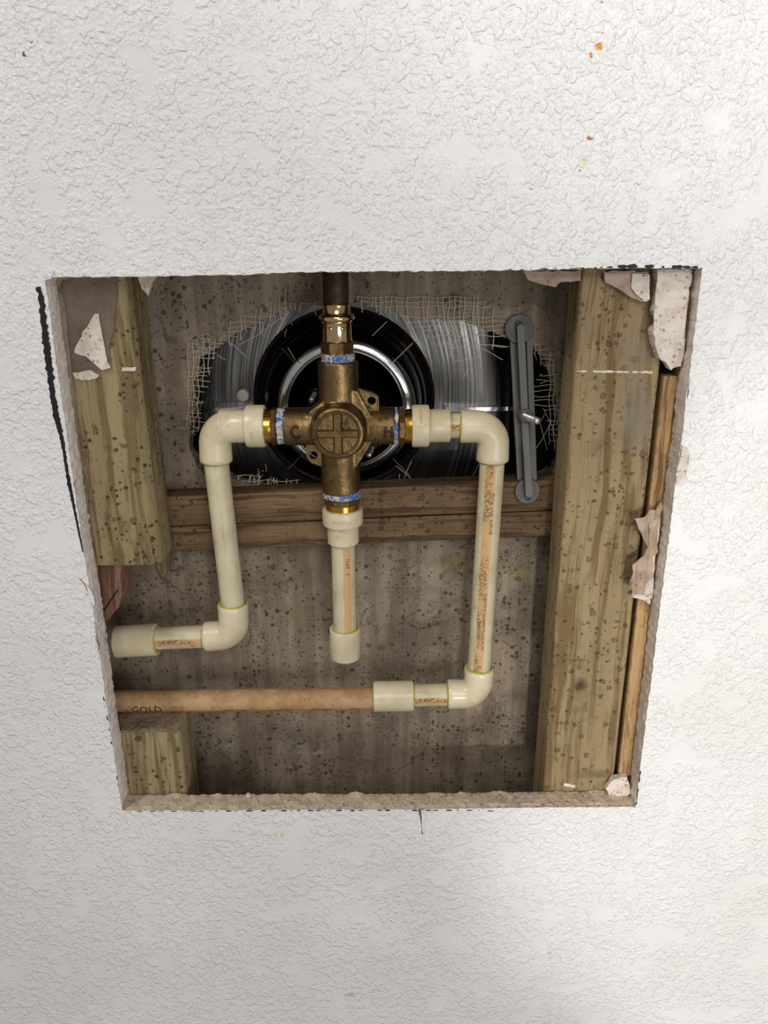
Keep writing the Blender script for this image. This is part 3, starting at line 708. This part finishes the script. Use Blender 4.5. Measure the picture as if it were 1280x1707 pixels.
# text helpers
def text_bm(body, size, extr=0):
    cu = bpy.data.curves.new('t', 'FONT'); cu.body = body; cu.size = size; cu.align_x = 'CENTER'; cu.align_y = 'CENTER'; cu.resolution_u = 2; cu.extrude = extr
    ob = bpy.data.objects.new('t', cu); COL.objects.link(ob); dg = bpy.context.evaluated_depsgraph_get()
    me = bpy.data.meshes.new_from_object(ob.evaluated_get(dg)); bm = bmesh.new(); bm.from_mesh(me)
    bpy.data.objects.remove(ob); bpy.data.meshes.remove(me); bmesh.ops.triangulate(bm, faces=bm.faces)
    for k in range(3):
        es = [e for e in bm.edges if e.calc_length() > size*.16]
        if es: bmesh.ops.subdivide_edges(bm, edges=es, cuts=1); bmesh.ops.triangulate(bm, faces=bm.faces)
    return bm
def wrap(bm, pipe_o, r, ang0, z0, along=True, sgn=-1, lift=.00008, xs=1):
    """wrap text round a pipe: along the axis (reading down when sgn=-1) or around it"""
    for v in bm.verts:
        u, t, e = v.co.x*xs, v.co.y, v.co.z
        if along: zz, s_ = z0+sgn*u, -sgn*t
        else: zz, s_ = z0+t, u
        a = ang0 + s_/r; rr = r+lift+e
        v.co = Vector((rr*math.sin(a), -rr*math.cos(a), zz))
def print_on(pipe_o, body, size, ang, z, mat, sgn=-1, xs=1):
    bm = text_bm(body, size); wrap(bm, pipe_o, RP, ang, z, True, sgn, xs=xs)
    me = bpy.data.meshes.new('lettering'); bm.to_mesh(me); bm.free(); me.materials.append(mat)
    o = bpy.data.objects.new('lettering', me); COL.objects.link(o); o.parent = pipe_o
    return o
print_on(pr_, 'PVCX  CND  SUPLMB', .0030, .06, .042, M['print_'])
print_on(pr_, 'SUBSTITO NONMETALLIC PLVM', .0030, -.02, -.036, M['print_'])
print_on(pr_, 'DREGTUJ 082.TMUS', .0024, -.36, -.046, M['print_'])
print_on(pc, '1L69  \u00b72', .0034, .38, .018, M['print_'], xs=1.1)
for tx, sz, px_, an in (('- GOLD', .0078, 243, .30), ('100 PSI AT 180F', .0026, 395, .56), ('100 PSI AT 180F', .0026, 470, .56), ('ASTM D2846', .0026, 540, .56), ('CTS 3/4', .0026, 595, .56)):
    print_on(pt, tx, sz, an, (px_-292)*.000425, M['printd'], sgn=1)
print_on(ps, 'IIIIIII', .0022, .45, .012, M['printd'], sgn=1)

# male adapters
def adapter(o, d, L, tapeR, label, tag_text=None):
    """o start at the valve, d outward, L lengths (tape, hex, collar, ring, sleeve)"""
    d = d.normalized(); t = thing('pipe_adapter', label, 'adapter', o, 'plastic adapters with brass threads on the valve')
    lt, lh, lc, lr, ls = L
    bm = bmesh.new(); secs = []
    for k in range(9): secs.append((o+d*(lt*k/8-.0004), d, tapeR))
    rings(bm, secs, 48)
    for v in bm.verts: v.co += Vector((noise.noise(v.co*420), noise.noise(v.co*420+Vector((5, 0, 0))), noise.noise(v.co*420+Vector((0, 5, 0)))))*.0007
    mk('thread_tape', bm, M['tape'], t, smooth=True)
    h = lt
    bm = bmesh.new(); rings(bm, [(o+d*h, d, .0112), (o+d*(h+.0006), d, .0122), (o+d*(h+lh-.0006), d, .0122), (o+d*(h+lh), d, .0112)], 8, ph=.5)
    bmesh.ops.bevel(bm, geom=[e for e in bm.edges], offset=.0004, segments=2)
    mk('hex_collar', bm, M['hexm'], t); h += lh
    bm = bmesh.new(); lathe(bm, o, d, [(.0104, h-.001), (.0108, h), (.0108, h+lc+.002)], 44); mk('brass_insert', bm, M['brass'], t, smooth=True, angle=40); h += lc
    bm = bmesh.new(); R1, R2 = .0133, .0104
    lathe(bm, o, d, [(.0109, h+.002), (.0109, h), (R1-.0012, h), (R1-.0003, h+.0003), (R1, h+.001), (R1, h+lr-.0012), (R1-.0004, h+lr-.0003), (R1-.0014, h+lr), (R2+.0004, h+lr+.0002), (R2, h+lr+.0008),
                        (R2, h+lr+ls-.0006), (R2-.0006, h+lr+ls), (RP+.0003, h+lr+ls), (RP+.0003, h+lr+ls-.003)], 48, close=False)
    mk('plastic_socket', bm, M['cpvc'], t, smooth=True, angle=40)
    return t, h
ax_h = -0.1108
aL = A(478, 710); aR = A(657, 710.3)
kx = (A(479, 710)-A(379, 710)).length/100
tL, hL = adapter(aL, Vector((-1, 0, 0)), (15*kx, 10*kx, 10*kx, 32*kx, 37*kx), .0114, 'cream adapter with brass collar on the left valve port, beside the letter C')
tR, hR = adapter(aR, Vector((1, 0, 0)), (7*kx, 11*kx, 11*kx, 29*kx, 35*kx), .0116, 'cream adapter with brass collar on the right valve port, beside the letter H')
aB = A(570, 817); zz = lambda y: (aB-A(570, y)).length
tB, hB = adapter(aB, Vector((0, 0, -1)), (zz(828), zz(838)-zz(828), zz(847)-zz(838), zz(873)-zz(847), zz(904)-zz(873)), .0122, 'cream adapter with brass collar hanging under the valve')
def emboss(t, o, d, R, body, size, h, ang, mat):
    bm = text_bm(body, size, .0004)
    d, a, b = frame(d)
    for v in bm.verts:
        an = ang + v.co.x/R; rr = R+.00015+v.co.z
        v.co = o + d*(h - v.co.y) + (a*math.cos(an)+b*math.sin(an))*rr
    mk('embossed_text', bm, mat, t)
emboss(tB, aB, Vector((0, 0, -1)), .0133, 'NOWON', .0030, hB+.0055, 0, M['cpvc'])
emboss(tB, aB, Vector((0, 0, -1)), .0104, '1/2', .0026, hB+.0125, -.02, M['cpvc'])
emboss(tB, aB, Vector((0, 0, -1)), .0104, 'CTS', .0030, hB+.0165, .25, M['cpvc'])
emboss(tR, aR, Vector((1, 0, 0)), .0133, 'NOWON', .0026, hR+.0055, -.75, M['cpvc'])
emboss(tL, aL, Vector((-1, 0, 0)), .0133, 'NOWON', .0026, hL+.0075, -.45, M['cpvc'])

# valve
C0 = A(566, 710.2); C0.x = -.0276
VX, VZ = C0.x, C0.z
val = thing('mixing_valve', 'aged cast bronze shower valve body with round back cap in the centre', 'valve', (VX, YA, VZ))
bm = bmesh.new()
ztop = A(565, 601).z; zbot = A(569, 819).z
xl = A(474, 710).x; xrr = A(659, 710).x
lathe(bm, Vector((VX, YA, VZ-.006)), Vector((0, 0, 1)), [(.0124, 0), (.0124, ztop-VZ+.006-.0008), (.0118, ztop-VZ+.006)], 48)
lathe(bm, Vector((VX, YA, VZ+.006)), Vector((0, 0, -1)), [(.0124, 0), (.0126, VZ-zbot+.006-.0008), (.0118, VZ-zbot+.006)], 48)
lathe(bm, Vector((VX, YA, VZ)), Vector((-1, 0, 0)), [(.0119, 0), (.0119, VX-xl-.0006), (.0113, VX-xl)], 48)
lathe(bm, Vector((VX, YA, VZ)), Vector((1, 0, 0)), [(.0119, 0), (.0119, xrr-VX-.0006), (.0113, xrr-VX)], 48)
lathe(bm, Vector((VX, .0245, VZ)), Vector((0, 1, 0)), [(.0150, 0), (.0162, .0012), (.0175, .010), (.0175, .065)], 56)
# cast web between the ports
web = [(534, 672), (560, 650), (596, 652), (612, 680), (626, 706), (622, 735), (604, 765), (588, 788), (545, 775), (536, 748), (516, 735), (512, 690)]
polyprism(bm, [P(x, y, .036) for x, y in web], Vector((0, .018, 0)))
me = bpy.data.meshes.new('v'); bm.to_mesh(me); bm.free(); tmp = bpy.data.objects.new('v', me); COL.objects.link(tmp)
md = tmp.modifiers.new('r', 'REMESH'); md.mode = 'VOXEL'; md.voxel_size = .00055
md = tmp.modifiers.new('s', 'SMOOTH'); md.iterations = 6; md.factor = .6
me2 = bpy.data.meshes.new_from_object(tmp.evaluated_get(bpy.context.evaluated_depsgraph_get()))
bm = bmesh.new(); bm.from_mesh(me2); bpy.data.objects.remove(tmp)
mk('valve_body', bm, M['bronze'], val, smooth=True)
# mounting ears with holes
def ear(pts, hc, hr, Y, th):
    n = 20; P0 = [P(x, y, Y) for x, y in pts]; hcw = P(*hc, Y)
    bm = bmesh.new(); o1 = [bm.verts.new(p) for p in P0]; i1 = [bm.verts.new(hcw+Vector((math.cos(2*math.pi*k/n)*hr, 0, math.sin(2*math.pi*k/n)*hr))) for k in range(n)]
    ee = [bm.edges.new((o1[k], o1[(k+1) % len(o1)])) for k in range(len(o1))]+[bm.edges.new((i1[k], i1[(k+1) % n])) for k in range(n)]
    bmesh.ops.triangle_fill(bm, use_beauty=True, edges=ee)
    r = bmesh.ops.extrude_face_region(bm, geom=bm.faces[:]); bmesh.ops.translate(bm, verts=[v for v in r['geom'] if isinstance(v, bmesh.types.BMVert)], vec=(0, th, 0))
    return bm
mk('mounting_ear', ear([(596, 648), (606, 651), (621, 655), (631, 662), (632, 690), (622, 692), (612, 680), (600, 670)], (619.5, 668), .0026, .040, .005), M['bronze'], val)
mk('mounting_ear', ear([(508, 730), (540, 730), (545, 780), (535, 777), (519, 772), (511, 762)], (522.5, 759), .0026, .041, .005), M['bronze'], val)
bm = bmesh.new(); wire(bm, [P(x, y, .0395) for x, y in ((598, 652), (605, 652), (620, 656), (630, 662), (631, 689), (622, 691), (611, 678), (600, 658))], .0006, 8); mk('ear_rim', bm, M['bronze'], val, smooth=True)
# back cap
cap_c = Vector((VX, .0235, VZ))
RC = .0138
bm = bmesh.new(); lathe(bm, cap_c+Vector((0, .004, 0)), Vector((0, -1, 0)), [(RC, 0), (RC, .0036), (RC-.0004, .0042), (RC-.0010, .0042), (RC-.0016, .0030), (.0001, .0030)], 64)
cp = mk('back_cap', bm, M['cap'], val, smooth=True, angle=35)
bm = bmesh.new()
def bar(cx, cz, sx, sz):
    y0 = cap_c.y+.0012; y1 = cap_c.y-(.0004 if sx < sz else .00055); e = .0011
    lo = [Vector((cx+a*(sx/2+e*(sx < sz)), y0, cz+b*(sz/2+e*(sz < sx)))) for a, b in ((-1, -1), (1, -1), (1, 1), (-1, 1))]
    hi = [Vector((cx+a*(sx/2), y1, cz+b*(sz/2))) for a, b in ((-1, -1), (1, -1), (1, 1), (-1, 1))]
    L_ = [bm.verts.new(p) for p in lo]; H_ = [bm.verts.new(p) for p in hi]
    bm.faces.new(L_[::-1]); bm.faces.new(H_)
    for i in range(4): bm.faces.new((L_[i], L_[(i+1) % 4], H_[(i+1) % 4], H_[i]))
bar(VX, VZ, .0040, .0246); bar(VX, VZ, .0246, .0034)
box(bm, (VX, cap_c.y-.0006, VZ+.0004), (.019, .0009, .0005))
mk('cross_rib', bm, M['cap'], cp)
# marker letters on the ports
def stroke_on_port(bm, pts, wd, R=.01245):
    # pts (x, s) x along port, s = height; curved over the cylinder front
    pp = []
    for i in range(len(pts)-1):
        for j in range(5): pp.append((pts[i][0]+(pts[i+1][0]-pts[i][0])*j/5, pts[i][1]+(pts[i+1][1]-pts[i][1])*j/5))
    pp.append(pts[-1]); prev = None
    for i, (x, s_) in enumerate(pp):
        q = pp[min(i+1, len(pp)-1)]; p0 = pp[max(i-1, 0)]; tx, ts = q[0]-p0[0], q[1]-p0[1]; l = math.hypot(tx, ts) or 1; nx, ns = -ts/l, tx/l
        wv = wd*(1+.2*noise.noise(Vector((i*.6, x*900, 0))))
        cur = []
        for k in (-1, 0, 1):
            xx, ss = x+nx*wv*k/2, s_+ns*wv*k/2; a = ss/R; cur.append(bm.verts.new(Vector((xx, YA-R*math.cos(a), VZ+R*math.sin(a)))))
        if prev:
            for k in (0, 1): bm.faces.new((prev[k], prev[k+1], cur[k+1], cur[k]))
        prev = cur
bm = bmesh.new(); cx = A(497, 714).x; s0 = -.0012
stroke_on_port(bm, [(cx+.0028*math.cos(math.radians(a)), s0+.0040*math.sin(math.radians(a))) for a in range(50, 325, 18)], .0017)
mk('letter_mark', bm, M['ink'], val)
bm = bmesh.new(); cx = A(648, 714).x
stroke_on_port(bm, [(cx-.0026, s0-.0040), (cx-.0022, s0), (cx-.0018, s0+.0036)], .0017); stroke_on_port(bm, [(cx+.0020, s0-.0040), (cx+.0018, s0+.0036)], .0018); stroke_on_port(bm, [(cx-.0022, s0+.0002), (cx+.0020, s0)], .0015)
mk('letter_mark', bm, M['ink'], val)

# press adapter and copper pipe above the valve
def zy(y): return A(563, y).z
xo = A(563, 560).x
pa = thing('press_adapter', 'shiny bronze press fitting with hexagonal base on top of the valve', 'fitting', (VX, YA, zy(600)))
bm = bmesh.new(); rings(bm, [(Vector((VX, YA, zy(603)+(zy(588)-zy(603))*k/6)), Vector((0, 0, 1)), .0103) for k in range(7)], 48)
for v in bm.verts: v.co += Vector((noise.noise(v.co*420), noise.noise(v.co*420+Vector((5, 0, 0))), 0))*.0006
mk('thread_tape', bm, M['tape'], pa, smooth=True)
bm = bmesh.new(); z0 = zy(590); z1 = zy(567)
rings(bm, [(Vector((VX, YA, z0)), Vector((0, 0, 1)), .0098), (Vector((VX, YA, z0+.0005)), Vector((0, 0, 1)), .0106), (Vector((VX, YA, z1-.0010)), Vector((0, 0, 1)), .0106), (Vector((VX, YA, z1)), Vector((0, 0, 1)), .0096)], 8, ph=.5)
bmesh.ops.bevel(bm, geom=[e for e in bm.edges], offset=.0003, segments=2)
mk('hex_base', bm, M['hexm'], pa)
bm = bmesh.new(); pf = [(.0094, z1-.0006), (.0091, z1+.001), (.0089, zy(552)), (.0087, zy(541)), (.0092, zy(538))]
zc = (zy(537)+zy(521))/2; hb = (zy(521)-zy(537))/2
for k in range(9):
    a = -math.pi/2+math.pi*k/8; pf.append((.0088+.0022*math.cos(a), zc+hb*.82*math.sin(a)))
pf += [(.0084, zy(520)), (.0083, zy(508)), (.0088, zy(507)), (.0086, zy(505.5)), (.0079, zy(505.5))]
lathe(bm, Vector((VX, YA, 0)), Vector((0, 0, 1)), pf, 56)
mk('press_sleeve', bm, M['press'], pa, smooth=True, angle=50)
bm = bmesh.new()
zn = zy(546)
for sx in (-.36, .42):
    bmesh.ops.create_icosphere(bm, subdivisions=2, radius=.0016, matrix=Matrix.Translation(Vector((VX+.0086*math.sin(sx), YA-.0080*math.cos(sx), zn))))
mk('press_dimple', bm, M['press'], pa, smooth=True)
pp = pipe('copper_pipe', Vector((VX, YA, zy(515))), Vector((VX, YA, .24)), .0077, M['copper'], 'dark tarnished copper pipe rising from the press fitting', inset=0)

# ------------------------------------------------------------------ trim plate seen through the hole
YP = .128
tp = thing('trim_plate', 'dark brushed metal shower trim plate seen from behind through the ragged hole', 'plate', (VX, YP, VZ))
outl = [(320, 700), (319, 650), (331, 603), (366, 560), (415, 538), (460, 515), (520, 500), (590, 494), (660, 500), (720, 512), (780, 522), (812, 543), (826, 590), (832, 640), (834, 690), (828, 740), (795, 790), (730, 830), (600, 845), (450, 835), (380, 805), (350, 760)]
# smooth closed outline
def smooth_loop(pts, k=4):
    out = []; n = len(pts)
    for i in range(n):
        p0, p1, p2, p3 = pts[i-1], pts[i], pts[(i+1) % n], pts[(i+2) % n]
        for j in range(k):
            t = j/k; out.append(.5*((2*p1)+(p2-p0)*t+(2*p0-5*p1+4*p2-p3)*t*t+(3*p1-p0-3*p2+p3)*t**3))
    return out
ol = smooth_loop([P(x, y, YP) for x, y in outl])
RO_ = .064; VC = Vector((VX-.002, YP, VZ-.0))
n = len(ol); NR = 96
bm = bmesh.new(); R = []
for k, f in enumerate((0, .25, .5, .75, .93, 1.0)):
    row = []
    for i in range(NR):
        a = 2*math.pi*i/NR; d = Vector((math.cos(a), 0, math.sin(a)))
        # ray-outline distance
        best = .1
        for q in range(n):
            p1, p2 = ol[q]-VC, ol[(q+1) % n]-VC; den = d.x*(p2.z-p1.z)-d.z*(p2.x-p1.x)
            if abs(den) < 1e-12: continue
            t = (p1.x*(p2.z-p1.z)-p1.z*(p2.x-p1.x))/den; u = (p1.x*d.z-p1.z*d.x)/den
            if t > 0 and -1e-6 <= u <= 1.000001: best = t; break
        r = RO_+(max(best, RO_+.002)-RO_)*f
        dome = .003*f if f < .95 else .0022
        row.append(bm.verts.new(VC+d*r+Vector((0, -dome*.6+.001, 0))))
    R.append(row)
back = [bm.verts.new(v.co+Vector((0, .012, 0))) for v in R[-1]]; R.append(back)
for k in range(len(R)-1):
    for i in range(NR): bm.faces.new((R[k][i], R[k][(i+1) % NR], R[k+1][(i+1) % NR], R[k+1][i]))
mk('plate', bm, M['brushed'], tp, smooth=True, angle=40)
bm = bmesh.new()
pf = [(.0665, YP+.001), (.0655, YP-.0008), (.0625, YP-.0022), (.0612, YP-.0034), (.0605, YP-.0034), (.0600, YP-.001)]
lathe(bm, Vector((VX-.001, 0, VZ)), Vector((0, 1, 0)), pf, 96, close=False); mk('outer_rim', bm, M['rim'], tp, smooth=True)  # brown in the rim colour stands in for a reflection
bm = bmesh.new()
lathe(bm, Vector((VX-.001, 0, VZ)), Vector((0, 1, 0)), [(.0632, YP+.002), (.0620, YP-.002), (.0585, YP-.012), (.0568, YP-.013), (.0540, YP-.024), (.0505, YP-.0300), (.0484, YP-.033)], 96, close=False)
ann = mk('dark_annulus', bm, M['black'], tp, smooth=True, angle=30)  # slanted annulus, its dark reflection painted as plain black
bm = bmesh.new(); k_ = YP-.034
pf = [(.0488, k_+.0060), (.0486, k_+.0040), (.0480, k_+.0028), (.0470, k_+.0018), (.0455, k_+.0010), (.0440, k_+.0005), (.0425, k_+.0002), (.0412, k_), (.0407, k_+.0006)]
pf += [(.0405, k_+.0030), (.0403, k_+.0012), (.0400, k_+.0005), (.0396, k_+.0015), (.0395, k_+.003)]
lathe(bm, Vector((VX+.0015, 0, VZ)), Vector((0, 1, 0)), pf, 96, close=False); mk('chrome_ring', bm, M['chrome'], tp, smooth=True)
bm = bmesh.new(); lathe(bm, Vector((VX+.0015, 0, VZ)), Vector((0, 1, 0)), [(.0397, k_+.002), (.0392, k_+.012), (.0385, k_+.026), (.030, k_+.029), (.0285, k_+.022), (.020, k_+.022)], 80, close=False); bm.faces.new([v for v in bm.verts][-80:])
mk('inner_cup', bm, M['inner'], tp, smooth=True, angle=40)
# embossed ring lettering (illegible in the photograph)
def ring_text(body, r, yy, size, a0, sgn=1):
    bm = text_bm(body, size, .0001)
    for v in bm.verts:
        a = a0 - v.co.x/r; rr = r+v.co.y; v.co = Vector((VX-.001+rr*math.cos(a), yy+v.co.y*.9-v.co.z, VZ+rr*math.sin(a)))
    mk('embossed_text', bm, M['inner'], tp)
ring_text('ATTENTION DO NOT REMOVE', .0552, YP-.0215, .0030, math.radians(122))
ring_text('TEMPERATURE LIMIT STOP ADJUST', .0552, YP-.0215, .0028, math.radians(55))
for (a, l) in (((470, 580), (491, 604)), ((690, 568), (655, 603)), ((500, 762), (480, 783)), ((655, 765), (682, 792))):
    bm = bmesh.new(); p0, p1 = P(*a, .095), P(*l, .089); wire(bm, [p0, p0.lerp(p1, .5), p1], .0004, 6); mk('seam_rib', bm, M['chrome'], tp)
bm = bmesh.new(); lathe(bm, P(405, 659, YP-.0035), Vector((0, -1, 0)), [(.0042, -.004), (.0042, .001), (.0037, .0014), (.0001, .0014)], 32); mk('hole_plug', bm, M['papergrey'], tp, smooth=True, angle=40)
for (a, b) in (((338, 681), (450, 678)), ((742, 680), (850, 678))):
    bm = bmesh.new(); p0, p1 = P(*a, YP-.006), P(*b, YP-.006); dd = p1-p0
    polyprism(bm, [p0, p1, p1+Vector((0, 0, -.0030)), p0+Vector((0, 0, -.0030))], Vector((0, .006, 0))); bmesh.ops.bevel(bm, geom=bm.edges[:], offset=.0007, segments=2)
    mk('folded_rail', bm, M['chrome'], tp)
# curved outer flange at the right
bm = bmesh.new(); fl = []
for k in range(13):
    y = 556+k*18; fl.append((P(850-((k-4)/9)**2*4, y, .118), P(866-((k-4)/9)**2*3, y, .100)))
va = [(bm.verts.new(a), bm.verts.new(b), bm.verts.new(b+Vector((.001, .006, 0))), bm.verts.new(a+Vector((.001, .006, 0)))) for a, b in fl]
for k in range(12):
    for j in range(4): bm.faces.new((va[k][j], va[k+1][j], va[k+1][(j+1) % 4], va[k][(j+1) % 4]))
bm.faces.new(va[0]); bm.faces.new(va[-1])
mk('side_flange', bm, M['inner'], tp, smooth=True, angle=40)
# fixing screws beside the valve
for (a, b, lb) in (((527, 655), (519, 668), 'zinc fixing screw left of the valve neck'), ((622, 742), (614, 760), 'zinc fixing screw right below the valve cap')):
    p0, p1 = P(a[0]+2, a[1]-6, .094), P(*b, .070)
    t = thing('fixing_screw', lb, 'screw', p1, 'fixing screws beside the valve')
    bm = bmesh.new(); d = p0-p1; prf = [(.0012, 0), (.0019, .0006)]; k = 0; L = d.length
    while .0006+k*.0009 < L-.001: prf += [(.0020, .0008+k*.0009), (.0016, .00125+k*.0009)]; k += 1
    lathe(bm, p1, d, prf, 16); mk('threaded_shank', bm, M['steel'], t, smooth=True, angle=60)
    bm = bmesh.new(); lathe(bm, p1+d*.55, d, [(.0034, 0), (.0042, .0006), (.0042, .006), (.005, .008)], 24); mk('screw_boss', bm, M['inner'], t, smooth=True, angle=40)

# ------------------------------------------------------------------ grey clamp bracket
cb = thing('clamp_bracket', 'grey plastic clamp bar with two round pads and a metal rod, right of the hole', 'bracket', P(872, 690, .062))
cT = P(865.7, 548, .0715); cB_ = P(879, 818.5, .0540)
ax = (cT-cB_).normalized(); nr_ = Vector((1, 0, 0)).cross(ax); nr_ = nr_ if nr_.y < 0 else -nr_
side = ax.cross(nr_).normalized(); side = side if side.x > 0 else -side
for c, r in ((cT, .0091), (cB_, .0083)):
    bm = bmesh.new(); lathe(bm, c-nr_*.0025, nr_, [(r-.0005, 0), (r, .0006), (r, .0024), (r-.0006, .0030), (r-.0014, .0030), (r-.0020, .0026), (.0001, .0026)], 48)
    mk('round_pad', bm, M['greyp'], cb, smooth=True, angle=35)
def rail(p, q, wd, th, nm='rail', bev=.0008, rnd_=False):
    d = (p-q); L = d.length; c = (p+q)/2; d.normalize(); s_ = d.cross(nr_).normalized()
    bm = bmesh.new(); g = bmesh.ops.create_cube(bm, size=1)['verts']
    for v in g: v.co = c + d*(v.co.z*L) + s_*(v.co.x*wd) + nr_*(v.co.y*th)
    if rnd_:
        bmesh.ops.bevel(bm, geom=[e for e in bm.edges if abs((e.verts[0].co-e.verts[1].co).normalized().dot(nr_)) > .9], offset=wd*.48, segments=5)
    bmesh.ops.bevel(bm, geom=[e for e in bm.edges], offset=bev*.6, segments=2)
    return mk(nm, bm, M['greyp'], cb, smooth=True, angle=40)
rail(P(856, 565, .0750), P(868, 800, .060), .0050, .0035, 'side_rail')
rail(P(881.5, 562, .0750), P(889.5, 800, .060), .0036, .0035, 'side_rail')
rail(P(869, 560, .077), P(879, 800, .062), .0095, .0012, 'web', .0004)
rail(cT+ax*.0040+nr_*.0022, cB_-ax*.0052+nr_*.0022, .0043, .0048, 'centre_ridge', .0009, True)
rb = P(874, 692.5, .0570); rt = P(897, 702, .0385)
bm = bmesh.new(); lathe(bm, P(872, 691.5, .0620), rt-rb, [(.0038, 0), (.0046, .0006), (.0046, .0058), (.0036, .0066), (.0028, .0066)], 32); mk('hub', bm, M['greyp'], cb, smooth=True, angle=35)
bm = bmesh.new(); d = rt-rb; L = d.length; prf = [(.0023, -.004)]; k = 0
while k*.0007 < L-.0012: prf += [(.0024, k*.0007), (.0021, k*.0007+.00035)]; k += 1
prf += [(.0023, L-.0006), (.0018, L)]
lathe(bm, rb, d, prf, 24); mk('threaded_rod', bm, M['steel'], cb, smooth=True, angle=60)
